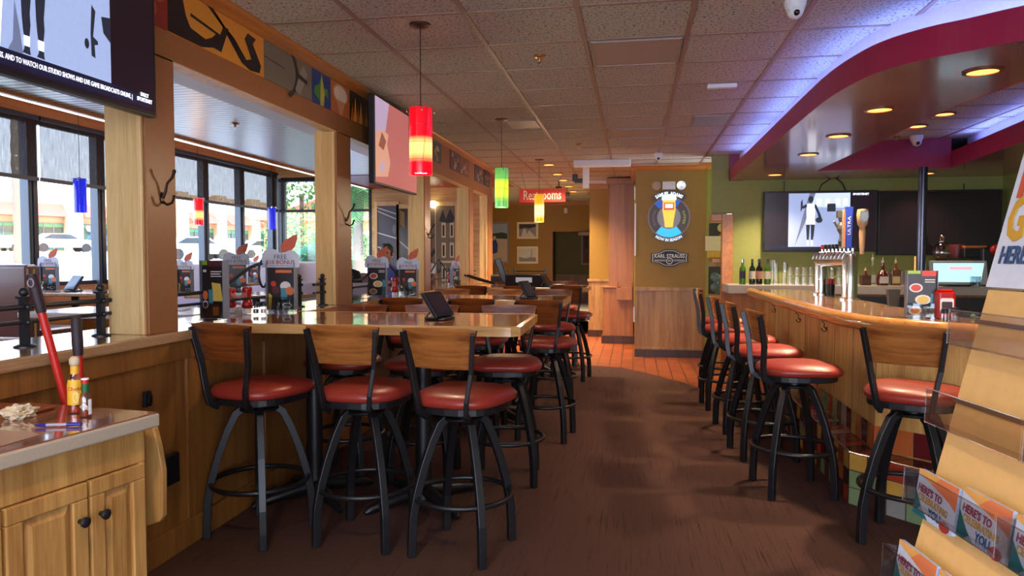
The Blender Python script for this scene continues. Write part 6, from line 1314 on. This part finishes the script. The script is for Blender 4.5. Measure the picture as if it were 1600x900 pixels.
# ================================================================== FOREGROUND CABINET
root = empty('service_cabinet', (-1.518,2.092,0), 'maple service cabinet with raised panel doors at lower left', 'cabinet', math.radians(-9))
# local axes: +X out of the doors, -Y towards the camera along the front
CTOP = wood('cabinet_top_brown',(150,96,74),(116,70,54),'X',.12,coat=1.0)
mb = MB(); mb.prism([(-.62,-.02),(0,0),(0,-1.25),(-.43,-1.25)],.872,.915); mb.build('slab_edge', mat('pale_laminate_edge',(178,164,146),.5,bump=.1,bscale=120), root, bevel=.006)
mb = MB(); mb.prism([(-.612,-.027),(-.006,-.006),(-.006,-1.244),(-.424,-1.244)],.915,.9195); mb.build('glass_covered_top', CTOP, root)
mb = MB(); mb.prism([(-.58,-.045),(-.045,-.035),(-.045,-1.22),(-.42,-1.22)],.06,.872); mb.box((-.045,-1.22,.765),(-.03,-.035,.872)); mb.box((-.045,-.065,.06),(-.03,-.035,.765)); mb.prism([(-.55,-.08),(-.10,-.08),(-.10,-1.2),(-.40,-1.2)],0,.06); mb.build('body', CABW, root, bevel=.003)
for i,(y1,y0) in enumerate(((-.045,-.245),(-.255,-.50),(-.51,-.755),(-.765,-1.01))):
    dr = MB(); x = -.03; z0,z1 = .08,.762; f = .048
    dr.box((x-.012,y0,z0),(x+.010,y1,z0+f)); dr.box((x-.012,y0,z1-f),(x+.010,y1,z1)); dr.box((x-.012,y0,z0+f),(x+.010,y0+f,z1-f)); dr.box((x-.012,y1-f,z0+f),(x+.010,y1,z1-f)); dr.box((x-.012,y0+f,z0+f),(x-.004,y1-f,z1-f))
    d_ = dr.build('door', CABW, root, bevel=.004)
    pn = MB(); g_ = .022; a0,a1,b0,b1 = y0+f+.004,y1-f-.004,z0+f+.004,z1-f-.004
    pn.add([(x-.004,a0,b0),(x-.004,a1,b0),(x-.004,a1,b1),(x-.004,a0,b1),(x+.007,a0+g_,b0+g_),(x+.007,a1-g_,b0+g_),(x+.007,a1-g_,b1-g_),(x+.007,a0+g_,b1-g_)],[(4,5,6,7),(0,1,5,4),(1,2,6,5),(2,3,7,6),(3,0,4,7)]); pn.build('raised_panel', CABW, d_)
    ky = (y0+.03) if i % 2 == 0 else (y1-.03); kn = MB(); kn.M = Matrix.Translation((x+.010,ky,.655)) @ Matrix.Rotation(PI/2,4,'Y'); kn.lathe([(0,0),(.007,0),(.006,.012),(.014,.018),(.016,.026),(.010,.031),(0,.032)],16); kn.build('knob', BLACK, d_, smooth=50)
# side bracket board between cabinet and half wall
mb = MB(); P_ = [(ony(a,b,2.17).x,ony(a,b,2.17).z) for a,b in ((228,660),(243,668),(251,700),(257,735),(257,806),(252,814),(228,822))]
mb.add([(x_,2.16,z_) for x_,z_ in P_]+[(x_,2.185,z_) for x_,z_ in P_],[tuple(range(7)),tuple(range(13,6,-1))]+[(i,7+i,7+(i+1)%7,(i+1)%7) for i in range(7)]); tag(mb.build('shelf_bracket', CABW, bevel=.004),'curved wooden bracket board behind the right end of the service cabinet','bracket')
mb = MB(); mb.box((-.008,-.022,-.035),(.008,.022,.035)); mb.box((.008,-.012,-.02),(.02,.012,.02)); q = ony(228,628,2.9); tag(mb.build('wall_outlet', PLASTIC_BLK, loc=(XW+.032,2.86,.79), bevel=.003),'black outlet box on the half wall behind the service cabinet','outlet')
mb = MB(); mb.box((-.015,-.05,-.07),(.015,.05,.07)); r = _ray(265,733); t = (XW+.03)/r.x; q = EYE+r*t; tag(mb.build('wall_outlet', PLASTIC_BLK, loc=(XW+.035,q.y,q.z), bevel=.004),'black box low on the half wall right of the service cabinet','outlet')
# sauce bottles
ZC = .9205
root = empty('hot_sauce_bottle', (-1.775,2.03,ZC), 'hot sauce bottle with a yellow label and wooden cap on the service cabinet', 'bottle')
mb = MB(); mb.lathe([(0,0),(.021,0),(.0225,.006),(.0225,.09),(.017,.115),(.012,.128),(.0115,.155),(0,.155)],24); mb.build('glass', thin_glass('sauce_glass',(250,236,214),gloss=.35), root, smooth=50)
mb = MB(); mb.lathe([(0,.003),(.020,.003),(.020,.022),(0,.024)],18); mb.build('sauce', mat('hot_sauce',(190,60,24),.3), root)
mb = MB(); mb.lathe([(.0229,.028),(.0229,.092),(.0195,.108)],24); lb_ = mb.build('label', mat('label_yellow',(236,178,46),.5), root, smooth=50); mb = MB(); mb.lathe([(.0125,.126),(.0120,.152)],20); mb.build('neck_label', mat('label_yellow',(236,178,46),.5), root, smooth=50)
cv = math.atan2(-2.03,1.775)
def wrap_text(name, body, size, rad, z, ang, m_, parent, sx=1.0, bold=.0003):
    o = text(name, body, size, Matrix.Identity(4), m_, parent, extrude=.0002, sx=sx, bold=bold)
    for v in o.data.vertices:
        x_,y_,z_ = v.co; a = ang+x_/rad; v.co = ((rad+.0004+z_)*math.cos(a),(rad+.0004+z_)*math.sin(a),z+y_)
    return o
wrap_text('lettering','Cholula',.016,.0229,.080,cv+.1,mat('label_rust',(170,60,30),.5),lb_)
mb = MB(); fp = circ(0,.0,.010,14,ry=.018); mb.add([(.0233*math.cos(cv+.1+a/.0229),.0233*math.sin(cv+.1+a/.0229),.052+b) for a,b in fp],[tuple(range(14))]); mb.build('label_figure', mat('label_pale_yellow',(246,216,130),.5), lb_)
mb = MB(); mb.lathe([(0,.150),(.012,.152),(.0155,.160),(.015,.174),(.009,.182),(0,.183)],20); mb.build('wooden_cap', mat('cap_wood',(206,184,156),.6), root, smooth=60)
root = empty('pepper_sauce_bottle', (-1.70,1.985,ZC), 'small pepper sauce bottle with red cap and green neck band on the service cabinet', 'bottle')
mb = MB(); mb.lathe([(0,0),(.0165,0),(.018,.004),(.018,.055),(.0145,.070),(.0095,.080),(.009,.10),(0,.10)],22); mb.build('glass', thin_glass('sauce_glass',(250,236,214),gloss=.35), root, smooth=50)
mb = MB(); mb.lathe([(0,.003),(.0155,.003),(.0155,.018),(0,.019)],16); mb.build('sauce', mat('pepper_sauce',(150,60,30),.3), root)
mb = MB(); mb.lathe([(.0105,.078),(.0102,.104)],18); mb.build('neck_band', mat('band_green',(20,96,50),.5), root); mb = MB(); mb.lathe([(0,.104),(.0105,.104),(.011,.118),(0,.120)],18); mb.build('cap', mat('cap_red',(196,36,34),.4), root, smooth=40); mb = MB(); mb.lathe([(.0112,.117),(.0108,.1215),(0,.122)],18); mb.build('cap_rim', WHITE, root)
mb = MB(); q_ = [(-.013,.0),(0,.013),(.013,0),(0,-.013)]; R0 = .0186
mb.add([(R0*math.cos(cv-.35+a/R0),R0*math.sin(cv-.35+a/R0),.034+b) for a,b in q_],[(3,2,1,0)]); 
mb.add([(R0*math.cos(cv+.75+a),R0*math.sin(cv+.75+a),z_) for a,z_ in ((-.35,.008),(0,.008),(.35,.008),(.35,.056),(0,.056),(-.35,.056))],[(0,1,4,5),(1,2,3,4)]); mb.build('label', WHITE, root)
# napkin, pen, paper
bm = bmesh.new(); bmesh.ops.create_icosphere(bm, subdivisions=4, radius=.045)
from mathutils import noise
for v in bm.verts:
    n_ = noise.noise(v.co*38)*.8+noise.noise(v.co*80+Vector((3,1,2)))*.5; rdg = abs(noise.noise(v.co*55+Vector((7,7,7))))
    v.co *= (.72+.5*n_-.5*rdg+.25); v.co.z = max(v.co.z*.62,-.018); v.co.x *= 1.1
me = bpy.data.meshes.new('crumpled_napkin'); bm.to_mesh(me); bm.free(); me.materials.append(mat('napkin_tan',(214,196,164),.8)); o = bpy.data.objects.new('crumpled_napkin', me); COL.objects.link(o); o.location = (-1.885,1.93,ZC+.018); tag(o,'crumpled tan paper napkin on the service cabinet','napkin')
root = empty('ballpoint_pen', (-1.675,1.85,ZC+.006), 'clear ballpoint pen with blue ends lying on the service cabinet', 'pen', math.atan2(.037,.118))
mb = MB(); mb.M = Matrix.Rotation(PI/2,4,'Y'); mb.lathe([(0,-.035),(.005,-.035),(.005,.022),(0,.022)],12); mb.build('barrel', mat('pen_grey',(170,160,170),.3), root, smooth=50)
mb = MB(); mb.M = Matrix.Rotation(PI/2,4,'Y'); mb.lathe([(0,.022),(.0058,.022),(.0058,.062),(0,.063)],12); mb.build('cap', mat('pen_blue',(40,40,150),.3), root, smooth=50); mb = MB(); mb.M = Matrix.Rotation(PI/2,4,'Y'); mb.lathe([(0,-.066),(.0035,-.063),(.0052,-.034),(0,-.034)],12); mb.build('tip', mat('pen_blue',(40,40,150),.3), root, smooth=50)
mb = MB(); mb.M = Matrix.Rotation(.05,4,'Z'); mb.prism([(-.32,-.20),(.09,-.16),(.10,.0),(.04,.03),(-.1,.035),(-.32,.04)],0,.0012); tag(mb.build('paper_placemat', mat('pinkish_paper',(176,140,120),.25), loc=(-1.75,1.75,ZC)),'flat pinkish paper sheet on the service cabinet below the pen','paper')
mb = MB(); mb.box((-.12,-.05,0),(.10,.05,.012)); tag(mb.build('brown_tray', mat('tray_brown',(150,76,40),.4), loc=(-1.99,2.03,ZC), bevel=.004),'small flat reddish brown tray behind the crumpled napkin','tray')
# cleaning poles leaning behind the cabinet
MOPR = mat('mop_red',(196,36,24),.35); GRIP = mat('grip_maroon_black',(44,26,36),.6)
def pole(name, top, low, label, hang=True):
    top = Vector(top); low = Vector(low); d_ = (low-top).normalized(); L = -top.z/d_.z; root = empty(name, tuple(top+d_*L), label, 'pole'); o0 = top+d_*L
    mb = MB(); mb.tube([tuple(top+d_*.12-o0),tuple(top+d_*(L-.03)-o0)],.0135,14); mb.build('shaft', MOPR, root, smooth=60)
    mb = MB(); mb.tube([tuple(top-o0),tuple(top+d_*.01-o0),tuple(top+d_*.10-o0),tuple(top+d_*.135-o0)],.0175,14,rs=[.013,.018,.0185,.0155]); mb.build('grip', GRIP, root, smooth=60)
    if hang: mb = MB(); c_ = top+d_*.03-o0; mb.tube([(c_.x+.006+.011*math.cos(a),c_.y-.018,c_.z+.014*math.sin(a)) for a in [2*PI*i/14 for i in range(14)]],.0025,6,closed=True); mb.build('hanging_eye', mat('grip_grey',(150,140,150),.4), root)
    mb = MB(); mb.box((-.14,-.03,.0),(.14,.03,.035)); mb.build('broom_head', GRIP, root, bevel=.008)
pole('broom', (-2.02,2.13,1.365), (-1.962,2.20,.915), 'red-handled broom with dark grip leaning behind the service cabinet, left one')
pole('mop', (-1.93,2.22,1.212), (-1.915,2.215,.917), 'shorter red pole with dark grip standing behind the hot sauce bottle', False)

# ================================================================== GIFT CARD RACK
Bc = Vector((.40364,1.13444,.94561)); u_ = Vector((.1409,-.99002,0)); v_ = Vector((.24334,.03463,.96932)).normalized(); n_ = u_.cross(v_).normalized(); v_ = n_.cross(u_)
RM = Matrix((u_,v_,n_)).transposed().to_4x4(); RM.translation = Bc
root = empty('gift_card_rack', (0,0,0), 'leaning tan cardboard gift card rack with clear plastic pockets at right edge', 'rack'); root.matrix_world = RM
BOARD = mat('tan_cardboard',(232,184,112),.6); ACR = thin_glass('pocket_plastic',(236,230,228),gloss=.12,rough=.08)
tf = (-Bc.z/v_.z)
tc_ = tf+.06
mb = MB(); mb.box((0,tc_,-.025),(.62,.442,0)); mb.build('backing_board', BOARD, root, bevel=.002)
for k in range(8):
    t = .40-.12*k
    if t < -.75: break
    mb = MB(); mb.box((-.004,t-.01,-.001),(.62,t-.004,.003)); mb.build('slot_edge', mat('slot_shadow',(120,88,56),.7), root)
    # sloping pocket: floor, front, curved near end
    for q in range(2):
        mb = MB(); s0 = .02+.21*q-.02; s1 = s0+.205; zf = .036; b_ = t-.045; 
        mb.add([(s0,b_,.002),(s1,b_,.002),(s1,b_-.004,zf),(s0,b_-.004,zf),(s0,t+.0,zf+.010),(s1,t+.0,zf+.010)],[(0,1,2,3),(3,2,5,4)])
        mb.add([(s0,b_,.002),(s0,b_-.004,zf),(s0,t,zf+.010),(s0,t+.004,.002)],[(0,1,2,3)]); mb.add([(s1,b_,.002),(s1,b_-.004,zf),(s1,t,zf+.010),(s1,t+.004,.002)],[(0,1,2,3)])
        for e in (b_-.004,): mb.tube([(s0,e,zf),(s1,e,zf)],.0012,5)
        mb.tube([(s0,t,zf+.010),(s1,t,zf+.010)],.0010,5); mb.tube([(s0+.0,b_-.004,zf),(s0,t,zf+.010)],.0010,5)
        mb.build('clear_pocket', ACR, root)
# header sign
mb = MB(); H0,H1 = .445,.80
P_ = [(0,H0),(.56,H0),(.56,H1)]+[(.12-.12*math.sin(a),.68+.12*math.cos(a)) for a in [PI/2*i/8 for i in range(9)]]
mb.poly(P_,(0,0,.004),(1,0,0),(0,1,0),0,0,th=.012); hs_ = mb.build('header_sign', mat('sign_pale_blue_white',(220,226,240),.5), root)
def rt_text(body, size, s, t, m_, sx=1.0, bold=.001): return text('lettering', body, size, Matrix.Translation((s,t,.0055)), m_, hs_, extrude=.0008, align='LEFT', sx=sx, bold=bold)
rt_text('A',.086,.028,.672,mat('text_gold',(214,160,40),.5),.62,.002)
rt_text('N',.088,.012,.606,mat('text_orange_red',(214,84,50),.5),.75,.003); rt_text('G I',.090,.010,.543,mat('text_gold',(214,160,40),.5),.62,.003); rt_text("HERE'S",.036,.014,.491,mat('text_navy',(40,76,120),.5),.66,.0006)
# cards
CBL = mat('card_pale_blue',(196,212,240),.3); COR = mat('card_orange',(226,130,84),.3); CGO = mat('card_gold',(230,170,90),.3); CTE = mat('card_teal',(20,104,112),.3); TXM = mat('text_maroon',(150,50,80),.4); TXG = mat('text_ochre',(200,160,80),.4); TXN = mat('text_blue',(30,90,150),.4)
def gift_card(s, t, label, k):
    o = empty('gift_card', (0,0,0), label, 'gift card', group='gift cards in the rack pockets'); M = RM @ Matrix.Translation((s,t,.012)) @ Matrix.Rotation(.10,4,'X'); o.matrix_world = M
    W,H_ = .098,.066; mb = MB(); mb.prism(rrect(0,0,W,H_,.003),0,.006); mb.build('card', [CBL], o)
    mb = MB(); O = (0,0,.0062); X_ = (1,0,0); Y_ = (0,1,0)
    mb.poly([(.0,H_),(.0,H_-.006),(.03,H_-.013),(.06,H_-.020),(.082,H_-.026),(W,H_-.034),(W,H_)],O,X_,Y_,0,0); mb.poly([(0,H_),(.0,H_-.006),(.035,H_-.014),(.055,H_)],O,X_,Y_,.0002,1)
    mb.poly([(0,0),(.040,0),(.022,.012),(.010,.024),(0,.036)],O,X_,Y_,.0002,2); mb.poly([(W-.032,0)]+circ(W-.018,.0,.013,10,a0=PI,a1=0)[::-1],O,X_,Y_,.0003,3) if False else None
    mb.poly(circ(W-.018,.006,.0125,14,ry=.008),O,X_,Y_,.0003,3); mb.build('print', [COR,CGO,CTE,mat('card_apple',(176,60,54),.3)], o)
    for body, sz, tx, ty, m_ in (("HERE'S TO",.0150,.036,.0385,TXM),('CELEBRATING',.0135,.046,.0255,TXG),('YOU',.0165,.054,.0115,TXN)):
        text('lettering', body, sz, Matrix.Translation((tx,ty,.0070)) @ Matrix.Rotation(-.06,4,'Z'), m_, o, extrude=.0002, sx=.86, bold=.0003)
gift_card(.002,.098,'gift card reading HERE\'S TO CELEBRATING YOU, leftmost in the upper filled pocket row',0)
gift_card(.107,.105,'gift card reading HERE\'S TO CELEBRATING YOU, second in the upper filled pocket row',1)
gift_card(.212,.105,'gift card cut off by the right edge of the photo, upper filled pocket row',2)
gift_card(.002,-.012,'gift card reading HERE\'S TO at the bottom right corner, in the lowest pocket row',3)
gift_card(.107,-.012,'gift card cut off by the bottom edge, second in the lowest pocket row',4)
gift_card(.19,.335,'mostly hidden gift card at the right edge in a nearly empty top pocket',5)
mb = MB(); mb.box((0,0,-.30),(.62,.04,.06)); 
base = MB(); base.M = Matrix.Identity(4); p0 = RM @ Vector((0,tf,-.025)); 
mb = MB(); mb.add([(0,tc_,-.025),(.62,tc_,-.025),(.62,.25,-.025),(0,.25,-.025),(0,.25,-.035),(0,tc_+.18,-.30),(0,tc_+.14,-.30)],[(0,3,4,5,6)]); 
W0 = RM.inverted(); fl_ = [W0 @ Vector(q) for q in ((.20,1.16,0),(.20+.087,1.16-.61,0),(.66,.58,0),(.57,1.20,0))]; fu = [W0 @ Vector(q) for q in ((.20,1.16,.05),(.20+.087,1.16-.61,.05),(.66,.58,.05),(.57,1.20,.05))]
f2 = MB(); f2.add(fl_+fu,[(3,2,1,0),(4,5,6,7),(0,1,5,4),(1,2,6,5),(2,3,7,6),(3,0,4,7)]); f2.build('floor_base', BOARD, root)
